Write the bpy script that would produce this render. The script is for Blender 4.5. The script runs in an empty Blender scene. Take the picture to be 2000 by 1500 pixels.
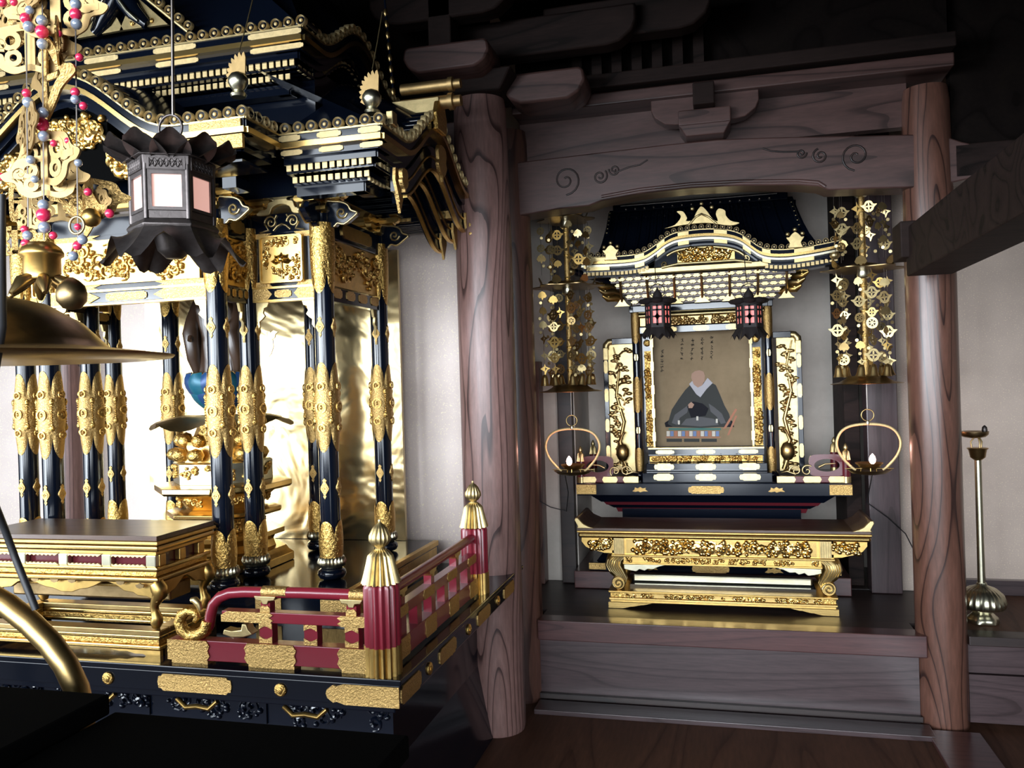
import bpy, bmesh, math, random
from math import pi, sin, cos, radians, sqrt
from mathutils import Vector, Matrix
random.seed(7)
sc = bpy.context.scene
COL = sc.collection
# ------------------------------------------------------------------ camera, world, light
PSI, TH, FPX, CAMZ = radians(14.2), 0.03, 1620.0, 1.5
VR = Vector((cos(PSI), sin(PSI), 0)); VF = Vector((-sin(PSI), cos(PSI), 0)); VZ = Vector((0, 0, 1))
cam = bpy.data.cameras.new('camera'); camo = bpy.data.objects.new('camera', cam); COL.objects.link(camo)
cam.sensor_width = 36; cam.lens = FPX * 36 / 2000; cam.clip_start = .02
cr = VR * cos(TH) - VZ * sin(TH); cu = VR * sin(TH) + VZ * cos(TH)
M = Matrix.Identity(4)
for i in range(3):
    M[i][0] = cr[i]; M[i][1] = cu[i]; M[i][2] = -VF[i]
M[2][3] = CAMZ
camo.matrix_world = M; sc.camera = camo
vs = sc.view_settings
vs.view_transform = 'Standard'; vs.look = 'None'; vs.gamma = 1.0; vs.use_curve_mapping = False; vs.exposure = 0.0
w = bpy.data.worlds.new('world'); sc.world = w; w.use_nodes = True
w.node_tree.nodes['Background'].inputs[0].default_value = (.55, .62, .75, 1)
w.node_tree.nodes['Background'].inputs[1].default_value = 0.02
def area(name, loc, target, sx, sy, power, col):
    l = bpy.data.lights.new(name, 'AREA'); l.shape = 'RECTANGLE'; l.size = sx; l.size_y = sy; l.energy = power; l.color = col
    o = bpy.data.objects.new(name, l); COL.objects.link(o); o.location = loc
    o.rotation_euler = (Vector(target) - Vector(loc)).to_track_quat('-Z', 'Y').to_euler()
    return o
DAY = (.84, .92, 1.0)
# daylight through the hall's open sliding doors behind the camera and along its left side; sky light falls inward and down
AIM = (-.7, 3.6, .45)
for x, p in ((-8.0, 30), (-5.6, 44), (-3.2, 46), (-.8, 42), (1.6, 22)):
    area('door_opening_daylight', (x, -3.4, 1.35), AIM, 2.3, 2.6, p, DAY).data.spread = radians(56)
for x in (-7, -4.6, -2.2):
    area('transom_daylight', (x, -3.4, 3.9), (-1.6, 2.6, 2.2), 2.3, 1.9, 10, DAY).data.spread = radians(50)
for y in (-2.0, .4):
    area('side_door_daylight', (-7.0, y, 1.35), (-1.2, 3.2, .8), 2.3, 2.6, 22, DAY).data.spread = radians(64)

# ------------------------------------------------------------------ measuring helper: photo pixel -> point at a known depth Y
def W(u, v, Y):
    dx, dy = u - 1000, v - 750
    x = dx * cos(TH) - dy * sin(TH); up = -dx * sin(TH) - dy * cos(TH)
    r = VF + VR * (x / FPX) + VZ * (up / FPX)
    p = r * (Y / r.y); p.z += CAMZ
    return p
# ------------------------------------------------------------------ materials
MATS = {}
def nodes(name, base, rough, metal=0.0, spec=.5, coat=0.0):
    m = bpy.data.materials.new(name); m.use_nodes = True; nt = m.node_tree
    b = nt.nodes['Principled BSDF']
    b.inputs['Base Color'].default_value = (*base, 1); b.inputs['Roughness'].default_value = rough
    b.inputs['Metallic'].default_value = metal; b.inputs['Specular IOR Level'].default_value = spec
    b.inputs['Coat Weight'].default_value = coat; b.inputs['Coat Roughness'].default_value = .05
    MATS[name] = m
    return m, nt, b
def coords(nt, scale):
    tc = nt.nodes.new('ShaderNodeTexCoord'); mp = nt.nodes.new('ShaderNodeMapping')
    mp.inputs['Scale'].default_value = scale
    nt.links.new(tc.outputs['Object'], mp.inputs['Vector']); return mp.outputs['Vector']
def noise(nt, vec, scale, detail=3, rough=.5, dist=0):
    n = nt.nodes.new('ShaderNodeTexNoise'); n.inputs['Scale'].default_value = scale
    n.inputs['Detail'].default_value = detail; n.inputs['Roughness'].default_value = rough; n.inputs['Distortion'].default_value = dist
    nt.links.new(vec, n.inputs['Vector']); return n.outputs['Fac']
def ramp(nt, fac, stops):
    r = nt.nodes.new('ShaderNodeValToRGB'); e = r.color_ramp.elements
    while len(e) < len(stops): e.new(.5)
    for k, (p, c) in zip(e, stops):
        k.position = p; k.color = (*c, 1)
    nt.links.new(fac, r.inputs['Fac']); return r.outputs['Color']
def bump(nt, b, fac, strength, dist):
    bp = nt.nodes.new('ShaderNodeBump'); bp.inputs['Strength'].default_value = strength; bp.inputs['Distance'].default_value = dist
    nt.links.new(fac, bp.inputs['Height']); nt.links.new(bp.outputs['Normal'], b.inputs['Normal'])
def math_(nt, op, a, v):
    n = nt.nodes.new('ShaderNodeMath'); n.operation = op; nt.links.new(a, n.inputs[0]); n.inputs[1].default_value = v
    return n.outputs[0]
def gold(name, base, rough, scale, strength, dist, voro=False):
    m, nt, b = nodes(name, base, rough, 1.0)
    v = coords(nt, (1, 1, 1))
    f = noise(nt, v, scale, 3, .6, .6)
    c = ramp(nt, f, [(.25, tuple(x * .72 for x in base)), (.7, base)])
    nt.links.new(c, b.inputs['Base Color'])
    if strength: bump(nt, b, f, strength, dist)
gold('gold', (.70, .455, .145), .36, 25, .18, .002)
gold('gold_polished', (.78, .53, .19), .24, 5, .06, .004)
gold('gold_mirror', (.62, .48, .25), .22, 2.6, .45, .05)
gold('gold_carved', (.74, .47, .14), .34, 95, .9, .006)
gold('gold_fine', (.62, .405, .150), .46, 150, .8, .004)
gold('gold_pale', (.68, .53, .26), .42, 40, .25, .002)
gold('brass', (.52, .36, .15), .36, 18, .15, .002)
gold('brass_matte', (.50, .34, .15), .52, 30, .2, .002)
gold('brass_old', (.36, .25, .12), .36, 30, .25, .002)
gold('bronze_dark', (.15, .13, .125), .48, 45, .35, .002)
gold('silver_gilt', (.72, .68, .50), .30, 10, .1, .002)
gold('gold_leaf', (.78, .60, .30), .6, 60, .2, .002)
MATS['gold_leaf'].node_tree.nodes['Principled BSDF'].inputs['Metallic'].default_value = .55
nodes('lacquer_black', (.003, .005, .011), .12, 0, .5, .0)
nodes('lacquer_red', (.215, .014, .028), .28, 0, .5, .25)
nodes('lacquer_maroon', (.10, .012, .018), .22, 0, .5, .3)
nodes('cord_black', (.012, .012, .014), .5)
nodes('wire', (.25, .22, .2), .35, 1)
nodes('bead_red', (.65, .03, .09), .15, 0, .5, .4)
nodes('bead_glass', (.30, .34, .42), .06, .2, .6, .6)
nodes('petal_blue', (.012, .045, .13), .4, .2, .4, .0)
nodes('petal_teal', (.008, .085, .13), .4, .2, .4, .0)
nodes('statue_wood', (.035, .018, .010), .35, 0, .5, .2)
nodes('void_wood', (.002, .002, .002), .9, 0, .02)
def emis(name, col, e, base=(.8, .8, .8)):
    m, nt, b = nodes(name, base, .6)
    b.inputs['Emission Color'].default_value = (*col, 1); b.inputs['Emission Strength'].default_value = e
nodes('iron_black', (.022, .018, .018), .6, .3, .3)
emis('lamp_paper', (1, .52, .42), .62, (.85, .62, .56))
emis('lamp_pink', (1, .20, .17), .9, (.6, .2, .2))
emis('flame', (1, .55, .42), 14)
# wood: dark contour lines of a stretched noise field make the flame-like grain
def wood(name, c0, c1, line, sc_, nl, rough, coat=.15, off=0, spec=.5):
    m, nt, b = nodes(name, c0, rough, 0, spec, coat)
    b.inputs['Coat Roughness'].default_value = .25
    v = coords(nt, sc_)
    if off:
        v.node.inputs['Location'].default_value = (off, off * .7, off * .3)
    f = noise(nt, v, 1.0, 1.2, .35, .25)
    g = math_(nt, 'FRACT', math_(nt, 'MULTIPLY', f, nl), 0)
    lines = ramp(nt, g, [(0, line), (.06, line), (.16, c0), (.75, c1), (1, c0)])
    v2 = coords(nt, tuple(x * 9 for x in sc_))
    f2 = noise(nt, v2, 2.5, 4, .6)
    c2 = ramp(nt, f2, [(.3, (.72, .72, .72)), (.7, (1.08, 1.05, 1.05))])
    mx = nt.nodes.new('ShaderNodeMixRGB'); mx.blend_type = 'MULTIPLY'; mx.inputs[0].default_value = 1
    nt.links.new(lines, mx.inputs[1]); nt.links.new(c2, mx.inputs[2])
    nt.links.new(mx.outputs[0], b.inputs['Base Color'])
    bump(nt, b, f2, .08, .002)
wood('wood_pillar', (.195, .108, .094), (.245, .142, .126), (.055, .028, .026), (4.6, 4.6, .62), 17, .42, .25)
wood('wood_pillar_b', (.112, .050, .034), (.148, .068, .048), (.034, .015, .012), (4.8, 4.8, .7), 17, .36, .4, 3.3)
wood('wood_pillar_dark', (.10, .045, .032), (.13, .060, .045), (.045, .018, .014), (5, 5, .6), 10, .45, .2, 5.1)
wood('wood_beam', (.075, .038, .033), (.10, .052, .045), (.036, .017, .014), (.55, 4, 4), 9, .45, .15, 2.2)
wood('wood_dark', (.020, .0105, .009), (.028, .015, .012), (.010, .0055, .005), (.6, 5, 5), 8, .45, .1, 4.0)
wood('wood_dais', (.054, .034, .036), (.068, .044, .046), (.036, .022, .023), (.5, 7, 6), 12, .30, .6, 1.0)
wood('wood_dais_red', (.072, .028, .028), (.090, .036, .034), (.050, .018, .018), (.5, 7, 7), 9, .28, .6, 7.0)
wood('wood_post', (.050, .031, .034), (.064, .041, .044), (.034, .02, .021), (7, 7, .5), 10, .34, .5, 2.0)
wood('wood_top', (.070, .036, .022), (.090, .048, .03), (.045, .022, .014), (.8, 5, 5), 7, .34, .25, 9.0)
wood('wood_floor', (.085, .038, .022), (.105, .048, .028), (.065, .027, .015), (3, .4, 3), 8, .62, .0, 6.0, .25)
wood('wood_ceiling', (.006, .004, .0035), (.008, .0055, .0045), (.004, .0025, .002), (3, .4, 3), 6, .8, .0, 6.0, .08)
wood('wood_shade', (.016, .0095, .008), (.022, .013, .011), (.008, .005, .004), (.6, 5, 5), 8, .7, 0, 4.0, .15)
# paper walls with gold flecks
m, nt, b = nodes('wall_paper', (.52, .42, .35), .55, 0, .4)
v = coords(nt, (1, 1, 1)); f = noise(nt, v, 3.0, 5, .65)
c = ramp(nt, f, [(.3, (.45, .36, .305)), (.7, (.55, .445, .375))])
f2 = noise(nt, v, 160, 2, .5)
mx = nt.nodes.new('ShaderNodeMixRGB'); nt.links.new(ramp(nt, f2, [(.60, (0, 0, 0)), (.68, (1, 1, 1))]), mx.inputs[0])
nt.links.new(c, mx.inputs[1]); mx.inputs[2].default_value = (.66, .56, .42, 1); nt.links.new(mx.outputs[0], b.inputs['Base Color'])
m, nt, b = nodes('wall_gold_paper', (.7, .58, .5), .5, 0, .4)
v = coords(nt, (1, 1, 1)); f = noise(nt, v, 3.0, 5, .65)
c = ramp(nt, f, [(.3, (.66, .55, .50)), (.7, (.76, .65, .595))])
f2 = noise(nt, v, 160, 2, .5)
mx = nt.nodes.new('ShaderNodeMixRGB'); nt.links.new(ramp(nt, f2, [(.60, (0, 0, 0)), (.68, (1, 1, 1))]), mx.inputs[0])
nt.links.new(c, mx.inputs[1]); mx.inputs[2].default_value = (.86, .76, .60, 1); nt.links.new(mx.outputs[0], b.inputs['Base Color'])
m, nt, b = nodes('wall_paper_grey', (.36, .32, .28), .6, 0, .3)
v = coords(nt, (1, 1, 1)); f = noise(nt, v, 5.0, 5, .65)
nt.links.new(ramp(nt, f, [(.3, (.47, .42, .37)), (.7, (.60, .54, .48))]), b.inputs['Base Color'])
m, nt, b = nodes('silk', (.24, .175, .105), .8, 0, .2)
v = coords(nt, (1, 1, 1)); f = noise(nt, v, 6.0, 5, .65)
nt.links.new(ramp(nt, f, [(.3, (.20, .145, .085)), (.7, (.27, .20, .12))]), b.inputs['Base Color'])
for n_, c_ in (('paint_robe', (.045, .047, .045)), ('paint_robe_light', (.10, .10, .105)), ('paint_black', (.012, .012, .016)),
               ('paint_collar', (.40, .39, .42)), ('paint_skin', (.36, .23, .17)), ('paint_red', (.35, .07, .05)), ('paint_blue', (.16, .22, .38)),
               ('paint_white', (.55, .52, .46)), ('paint_green', (.06, .16, .14)), ('paint_ink', (.03, .026, .02)), ('paint_pinkline', (.38, .17, .11)), ('carpet', (.075, .045, .030))):
    nodes(n_, c_, .85, 0, .2)
# ------------------------------------------------------------------ mesh helpers
class MB:
    def __init__(s): s.v = []; s.f = []; s.m = []; s.mi = 0
    def add(s, vs, fs):
        o = len(s.v); s.v += [Vector(a) for a in vs]
        for f in fs: s.f.append([i + o for i in f]); s.m.append(s.mi)
        return s
    def bx(s, x0, x1, y0, y1, z0, z1):
        v = [(x0, y0, z0), (x1, y0, z0), (x1, y1, z0), (x0, y1, z0), (x0, y0, z1), (x1, y0, z1), (x1, y1, z1), (x0, y1, z1)]
        return s.add(v, [(0, 3, 2, 1), (4, 5, 6, 7), (0, 1, 5, 4), (1, 2, 6, 5), (2, 3, 7, 6), (3, 0, 4, 7)])
    def frustum(s, b, t):  # b, t = (x0,x1,y0,y1,z)
        v = [(b[0], b[2], b[4]), (b[1], b[2], b[4]), (b[1], b[3], b[4]), (b[0], b[3], b[4]), (t[0], t[2], t[4]), (t[1], t[2], t[4]), (t[1], t[3], t[4]), (t[0], t[3], t[4])]
        return s.add(v, [(0, 3, 2, 1), (4, 5, 6, 7), (0, 1, 5, 4), (1, 2, 6, 5), (2, 3, 7, 6), (3, 0, 4, 7)])
    def grid(s, fn, nu, nv, cu=False):
        vs_ = [fn(i / nu, j / nv) for j in range(nv + 1) for i in range(nu if cu else nu + 1)]
        n = nu if cu else nu + 1; fs = []
        for j in range(nv):
            for i in range(nu):
                a = j * n + i; b_ = j * n + (i + 1) % n
                fs.append((a, b_, b_ + n, a + n))
        return s.add(vs_, fs)
    def lathe(s, prof, n=20, c=(0, 0, 0), ax='z', flute=0, k=0, cap=True):
        c = Vector(c)
        def P(r, z, a):
            rr = r * (1 + flute * (abs(cos(k * a / 2)) - .5)) if k else r
            x, y = rr * cos(a), rr * sin(a)
            if ax == 'z': return c + Vector((x, y, z))
            if ax == 'y': return c + Vector((x, z, y))
            return c + Vector((z, x, y))
        L = len(prof); vs_ = [P(r, z, 2 * pi * i / n) for r, z in prof for i in range(n)]; fs = []
        for j in range(L - 1):
            for i in range(n):
                a = j * n + i; b_ = j * n + (i + 1) % n
                fs.append((a, b_, b_ + n, a + n) if ax == 'z' else (a, a + n, b_ + n, b_))
        if cap:
            fs.append(list(range(n))[::-1]); fs.append([(L - 1) * n + i for i in range(n)])
        return s.add(vs_, fs)
    def ball(s, c, r, n=10, sc_=(1, 1, 1)):
        c = Vector(c); n = max(8, n); m_ = max(4, n // 2)
        def fn(a, b_):
            p = pi * (b_ * .998 + .001); t = 2 * pi * a
            return c + Vector((r * sc_[0] * sin(p) * cos(t), r * sc_[1] * sin(p) * sin(t), -r * sc_[2] * cos(p)))
        return s.grid(fn, n, m_, True)
    def tube(s, pts, r, n=8, closed=False, cap=True):
        pts = [Vector(p) for p in pts]; N = len(pts)
        rs = r if isinstance(r, (list, tuple)) else [r] * N
        prev = None; rings = []
        for i, p in enumerate(pts):
            if closed: t = pts[(i + 1) % N] - pts[i - 1]
            else: t = pts[min(i + 1, N - 1)] - pts[max(i - 1, 0)]
            t.normalize()
            if prev is None:
                a = Vector((0, 0, 1)) if abs(t.z) < .9 else Vector((1, 0, 0)); u = t.cross(a).normalized()
            else:
                u = (prev - t * prev.dot(t)).normalized()
            prev = u; w_ = t.cross(u)
            rings += [p + (u * cos(2 * pi * k / n) + w_ * sin(2 * pi * k / n)) * rs[i] for k in range(n)]
        fs = []
        for j in range(N if closed else N - 1):
            for k in range(n):
                a = j * n + k; b_ = j * n + (k + 1) % n; j2 = ((j + 1) % N) * n
                fs.append((a, b_, j2 + (k + 1) % n, j2 + k))
        if cap and not closed:
            fs.append(list(range(n))[::-1]); fs.append([(N - 1) * n + k for k in range(n)])
        return s.add(rings, fs)
    def prism(s, out, o, ux, uy, t):
        o, ux, uy = Vector(o), Vector(ux), Vector(uy); nn = ux.cross(uy).normalized() * t; n = len(out)
        if t < 0: pass
        a = [o + ux * p[0] + uy * p[1] for p in out]
        fs = [list(range(n))[::-1], [n + i for i in range(n)]]
        fs += [(i, (i + 1) % n, n + (i + 1) % n, n + i) for i in range(n)]
        return s.add(a + [p + nn for p in a], fs)
    def ring(s, out, inn, o, ux, uy, t):
        o, ux, uy = Vector(o), Vector(ux), Vector(uy); nn = ux.cross(uy).normalized() * t; n = len(out)
        A = [o + ux * p[0] + uy * p[1] for p in out]; B = [o + ux * p[0] + uy * p[1] for p in inn]
        vs_ = A + B + [p + nn for p in A] + [p + nn for p in B]; fs = []
        for i in range(n):
            j = (i + 1) % n
            fs += [(i, n + i, n + j, j), (2 * n + i, 2 * n + j, 3 * n + j, 3 * n + i), (i, j, 2 * n + j, 2 * n + i), (n + i, 3 * n + i, 3 * n + j, n + j)]
        return s.add(vs_, fs)
    def sweep(s, path, nrm, in0, dep, z0, z1):  # rectangular strip following a path of eave points
        nx, ny = nrm; o = len(s.v); n = len(path); vs_ = []
        for p in path:
            p = Vector(p)
            for i_, z_ in ((in0, z0), (in0, z1), (in0 + dep, z1), (in0 + dep, z0)):
                vs_.append(p + Vector((-nx * i_, -ny * i_, z_)))
        fs = [[0, 1, 2, 3], [4 * (n - 1) + 3, 4 * (n - 1) + 2, 4 * (n - 1) + 1, 4 * (n - 1)]]
        for i in range(n - 1):
            for k in range(4):
                fs.append((4 * i + k, 4 * i + (k + 1) % 4, 4 * i + 4 + (k + 1) % 4, 4 * i + 4 + k))
        return s.add(vs_, fs)
    def mesh(s, name, mats, smooth=62):
        me = bpy.data.meshes.new(name); me.from_pydata([tuple(v) for v in s.v], [], s.f)
        for mm in (mats if isinstance(mats, (list, tuple)) else [mats]): me.materials.append(MATS[mm])
        if max(s.m, default=0) > 0: me.polygons.foreach_set('material_index', s.m)
        bm_ = bmesh.new(); bm_.from_mesh(me); bmesh.ops.recalc_face_normals(bm_, faces=bm_.faces); bm_.to_mesh(me); bm_.free()
        if smooth:
            me.shade_smooth(); me.set_sharp_from_angle(angle=radians(smooth))
        me.update(); return me
OFF = {}
def link(name, data, parent, loc=(0, 0, 0), rot=None, scl=None):
    o = bpy.data.objects.new(name, data); COL.objects.link(o)
    if parent is not None: o.parent = parent
    o.location = loc
    if rot is not None: o.rotation_euler = rot
    if scl is not None: o.scale = scl
    return o
def thing(name, label, cat, loc, group=None):
    o = link(name, None, None, loc); o.empty_display_size = .05
    o['label'] = label; o['category'] = cat
    if group: o['group'] = group
    OFF[o] = Vector(loc); return o
def part(name, mb, mat, parent, smooth=62, bevel=0):   # mb in world coordinates
    L = OFF[parent]; mb.v = [v - L for v in mb.v]
    o = link(name, mb.mesh(name, mat, smooth), parent); OFF[o] = L
    if bevel:
        md = o.modifiers.new('bevel', 'BEVEL'); md.width = bevel; md.segments = 2; md.limit_method = 'ANGLE'
    return o
def inst(name, me, parent, loc, rot=None, scl=None):    # loc in world coordinates
    return link(name, me, parent, Vector(loc) - OFF[parent], rot, scl)
def solo(name, mb, mat, label=None, cat=None, kind=None, group=None, base=None, smooth=35, bevel=0):
    if base is None:
        xs = [v.x for v in mb.v]; ys = [v.y for v in mb.v]; base = ((min(xs) + max(xs)) / 2, (min(ys) + max(ys)) / 2, min(v.z for v in mb.v))
    L = Vector(base); mb.v = [v - L for v in mb.v]
    o = link(name, mb.mesh(name, mat, smooth), None, L); OFF[o] = L
    if label: o['label'] = label; o['category'] = cat
    if kind: o['kind'] = kind
    if group: o['group'] = group
    if bevel:
        md = o.modifiers.new('bevel', 'BEVEL'); md.width = bevel; md.segments = 2; md.limit_method = 'ANGLE'
    return o
X_, Y_, Z_ = Vector((1, 0, 0)), Vector((0, 1, 0)), Vector((0, 0, 1))
def sm(P, n=4):            # closed smooth curve through outline points
    out_ = []; N = len(P)
    for i in range(N):
        p0, p1, p2, p3 = P[i - 1], P[i], P[(i + 1) % N], P[(i + 2) % N]
        for j in range(n):
            t = j / n
            out_.append(tuple(.5 * (2 * p1[k] + (p2[k] - p0[k]) * t + (2 * p0[k] - 5 * p1[k] + 4 * p2[k] - p3[k]) * t * t + (3 * p1[k] - p0[k] - 3 * p2[k] + p3[k]) * t ** 3) for k in (0, 1)))
    return out_
def spiral(cx, cy, R, turns=1.4, ph=0, d=1, n=16, r0=.12):
    return [(cx + (R * (r0 + (1 - r0) * i / n)) * cos(ph + d * turns * 2 * pi * i / n), cy + (R * (r0 + (1 - r0) * i / n)) * sin(ph + d * turns * 2 * pi * i / n)) for i in range(n + 1)]
def scrollwork(mb, o, ux, uy, w_, h_, n, seed, r=.004, size=None):   # carved scrolls, leaves and buds in relief on the plane (o, ux, uy)
    rn = random.Random(seed); o, ux, uy = Vector(o), Vector(ux), Vector(uy); nn = ux.cross(uy).normalized()
    size = size or min(w_, h_) * .26
    for i in range(n):
        R = size * rn.uniform(.6, 1.15); R = min(R, w_ * .45, h_ * .45)
        cx = rn.uniform(R, w_ - R); cy = rn.uniform(R, h_ - R); d = rn.choice((-1, 1))
        sp = spiral(cx, cy, R, rn.uniform(1, 1.5), rn.uniform(0, 6.3), d, 12)
        L = len(sp)
        mb.tube([o + ux * a + uy * b_ + nn * (r * (1.6 - 1.2 * k / L)) for k, (a, b_) in enumerate(sp)], [r * (1.35 - .8 * k / L) for k in range(L)], 5)
        for q in range(2):
            a = rn.uniform(0, 6.3); x = min(max(cx + R * 1.1 * cos(a), r), w_ - r); y = min(max(cy + R * 1.1 * sin(a), r), h_ - r)
            mb.ball(o + ux * x + uy * y + nn * r * .8, r * rn.uniform(1.3, 2.2), 6)
    return mb
def plate2d(w_, h_, e=.5):   # metal mount outline with cusped ends
    a, b_ = w_ / 2, h_ / 2; q = h_ * e
    return [(-a + q, -b_), (a - q, -b_), (a - q * .75, -b_ * .75), (a - q * .2, -b_ * .7), (a, 0), (a - q * .2, b_ * .7), (a - q * .75, b_ * .75), (a - q, b_), (-a + q, b_), (-a + q * .75, b_ * .75), (-a + q * .2, b_ * .7), (-a, 0), (-a + q * .2, -b_ * .7), (-a + q * .75, -b_ * .75)]
def circ(r, n, sx=1, sy=1): return [(r * sx * cos(2 * pi * i / n), r * sy * sin(2 * pi * i / n)) for i in range(n)]
def rosette_mesh(name, r, mat):
    mb = MB(); mb.lathe([(r * .95, 0), (r, -.15 * r), (r * .9, -.35 * r)], 16, ax='y', flute=.18, k=16)
    mb.lathe([(r * .5, -.3 * r), (r * .5, -.5 * r), (r * .3, -.6 * r)], 10, ax='y')
    return mb.mesh(name, mat)
def tile_end_mesh(name, r, ln):   # roof tile roll ending in a round gold boss with rim and jewel, facing -y
    mb = MB(); mb.mi = 0
    mb.lathe([(r * .86, 0), (r * .86, ln)], 12, ax='y')
    mb.mi = 1
    mb.lathe([(r, .012), (r, -.004), (r * .86, -.008), (r * .74, -.002), (r * .70, .002)], 16, ax='y')
    mb.ball((0, -.002, 0), r * .36, 8, (1, .7, 1))
    return mb.mesh(name, ['lacquer_black', 'gold_leaf'])
# ================================================================== THE SETTING
solo('floor_hall', MB().bx(-8, 4, -5, 1.3, -.1, 0), 'carpet', kind='structure', smooth=0)
solo('floor', MB().bx(-8, 4, 1.3, 5.2, -.1, 0), 'wood_floor', kind='structure', smooth=0)
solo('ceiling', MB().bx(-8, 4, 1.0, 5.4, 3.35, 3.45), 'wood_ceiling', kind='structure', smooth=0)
solo('light_blocker', MB().bx(-8, -1.3, .92, 1.0, 2.85, 5.6), 'wood_ceiling', kind='structure', smooth=0)  # unseen slab added to keep high daylight off the upper woodwork
solo('light_blocker_right', MB().bx(-1.3, 4, .92, 1.0, 2.32, 5.6), 'wood_ceiling', kind='structure', smooth=0)  # unseen slab added, hung lower to darken the upper right
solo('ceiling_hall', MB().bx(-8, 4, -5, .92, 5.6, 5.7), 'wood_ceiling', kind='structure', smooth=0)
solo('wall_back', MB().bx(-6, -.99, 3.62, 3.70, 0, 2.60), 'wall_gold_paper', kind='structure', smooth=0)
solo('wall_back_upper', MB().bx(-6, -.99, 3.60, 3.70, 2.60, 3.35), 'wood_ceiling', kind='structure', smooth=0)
solo('trim_3', MB().bx(-6, -.99, 3.54, 3.62, 2.56, 2.68), 'wood_beam', kind='structure', smooth=0, bevel=.006)
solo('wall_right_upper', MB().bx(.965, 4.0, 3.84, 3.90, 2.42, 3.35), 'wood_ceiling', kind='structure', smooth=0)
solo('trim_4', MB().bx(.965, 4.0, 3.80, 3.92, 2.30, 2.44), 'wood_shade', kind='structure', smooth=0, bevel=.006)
solo('wall_recess', MB().bx(-1.05, 1.0, 5.08, 5.14, .394, 3.35), 'wall_paper_grey', kind='structure', smooth=0)
solo('wall_left', MB().bx(-1.10, -.80, 4.56, 5.08, .394, 3.35), 'wall_paper_grey', kind='structure', smooth=0)
solo('wall_side', MB().bx(-1.09, -1.04, 3.70, 4.56, .394, 3.35), 'wall_paper_grey', kind='structure', smooth=0)
solo('wall_right', MB().bx(.845, 4.0, 4.56, 4.66, .394, 3.35), 'wall_paper', kind='structure', smooth=0)
solo('wall_end', MB().bx(3.95, 4.05, -5, 4.6, 0, 3.35), 'wall_paper_grey', kind='structure', smooth=0)
solo('trim_1', MB().bx(-.87, .80, 3.66, 3.785, 0, .022), 'wood_dais', kind='structure', smooth=0, bevel=.003)
solo('trim_2', MB().bx(.78, .98, .4, 3.74, 0, .02), 'wood_dais_red', kind='structure', smooth=0, bevel=.003)
solo('baseboard_right', MB().bx(.95, 4, 4.52, 4.56, .394, .465), 'wood_dais', kind='structure', smooth=0)
# hanging paper sheets on the recess wall behind the small shrine
for i, (x0, x1, z0, z1) in enumerate(((-.80, -.02, 1.20, 2.9), (0.0, .70, 1.26, 2.9))):
    solo('wall_paper_sheet', MB().bx(x0, x1, 5.068, 5.078, z0, z1), 'wall_paper_grey', ['grey paper sheet on the recess wall left of the small shrine', 'grey paper sheet on the recess wall right of the small shrine'][i], 'wall covering', smooth=0)
def pillar(name, x, y, r, z1, mat, label, group='round wooden pillars'):
    mb = MB(); mb.lathe([(r * .96, 0), (r, .02), (r, z1 * .75), (r * .93, z1 - .06), (r * .86, z1)], 40, (x, y, 0))
    return solo(name, mb, mat, label, 'pillar', group=group, base=(x, y, 0))
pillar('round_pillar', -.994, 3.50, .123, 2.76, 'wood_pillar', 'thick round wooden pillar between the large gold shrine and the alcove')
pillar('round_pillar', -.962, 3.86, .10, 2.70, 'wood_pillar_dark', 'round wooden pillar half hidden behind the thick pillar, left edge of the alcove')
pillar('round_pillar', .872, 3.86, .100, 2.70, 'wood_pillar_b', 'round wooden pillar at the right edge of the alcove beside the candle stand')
p = W(137, 800, 3.5)
pillar('round_pillar', p.x, 3.50, .075, 2.76, 'wood_pillar', 'round wooden pillar seen between the black columns of the large shrine')
# square posts of the recess
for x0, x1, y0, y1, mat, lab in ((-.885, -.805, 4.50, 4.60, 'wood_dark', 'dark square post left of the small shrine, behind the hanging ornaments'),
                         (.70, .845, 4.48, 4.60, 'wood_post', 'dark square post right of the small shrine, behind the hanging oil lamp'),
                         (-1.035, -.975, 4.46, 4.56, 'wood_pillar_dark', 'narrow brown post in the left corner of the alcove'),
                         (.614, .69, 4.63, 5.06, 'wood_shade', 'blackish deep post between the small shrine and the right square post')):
    solo('square_post', MB().bx(x0, x1, y0, y1, .394, 3.3 if x0 > -1 else 1.62), mat, lab, 'post', smooth=0, bevel=.004)
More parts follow.
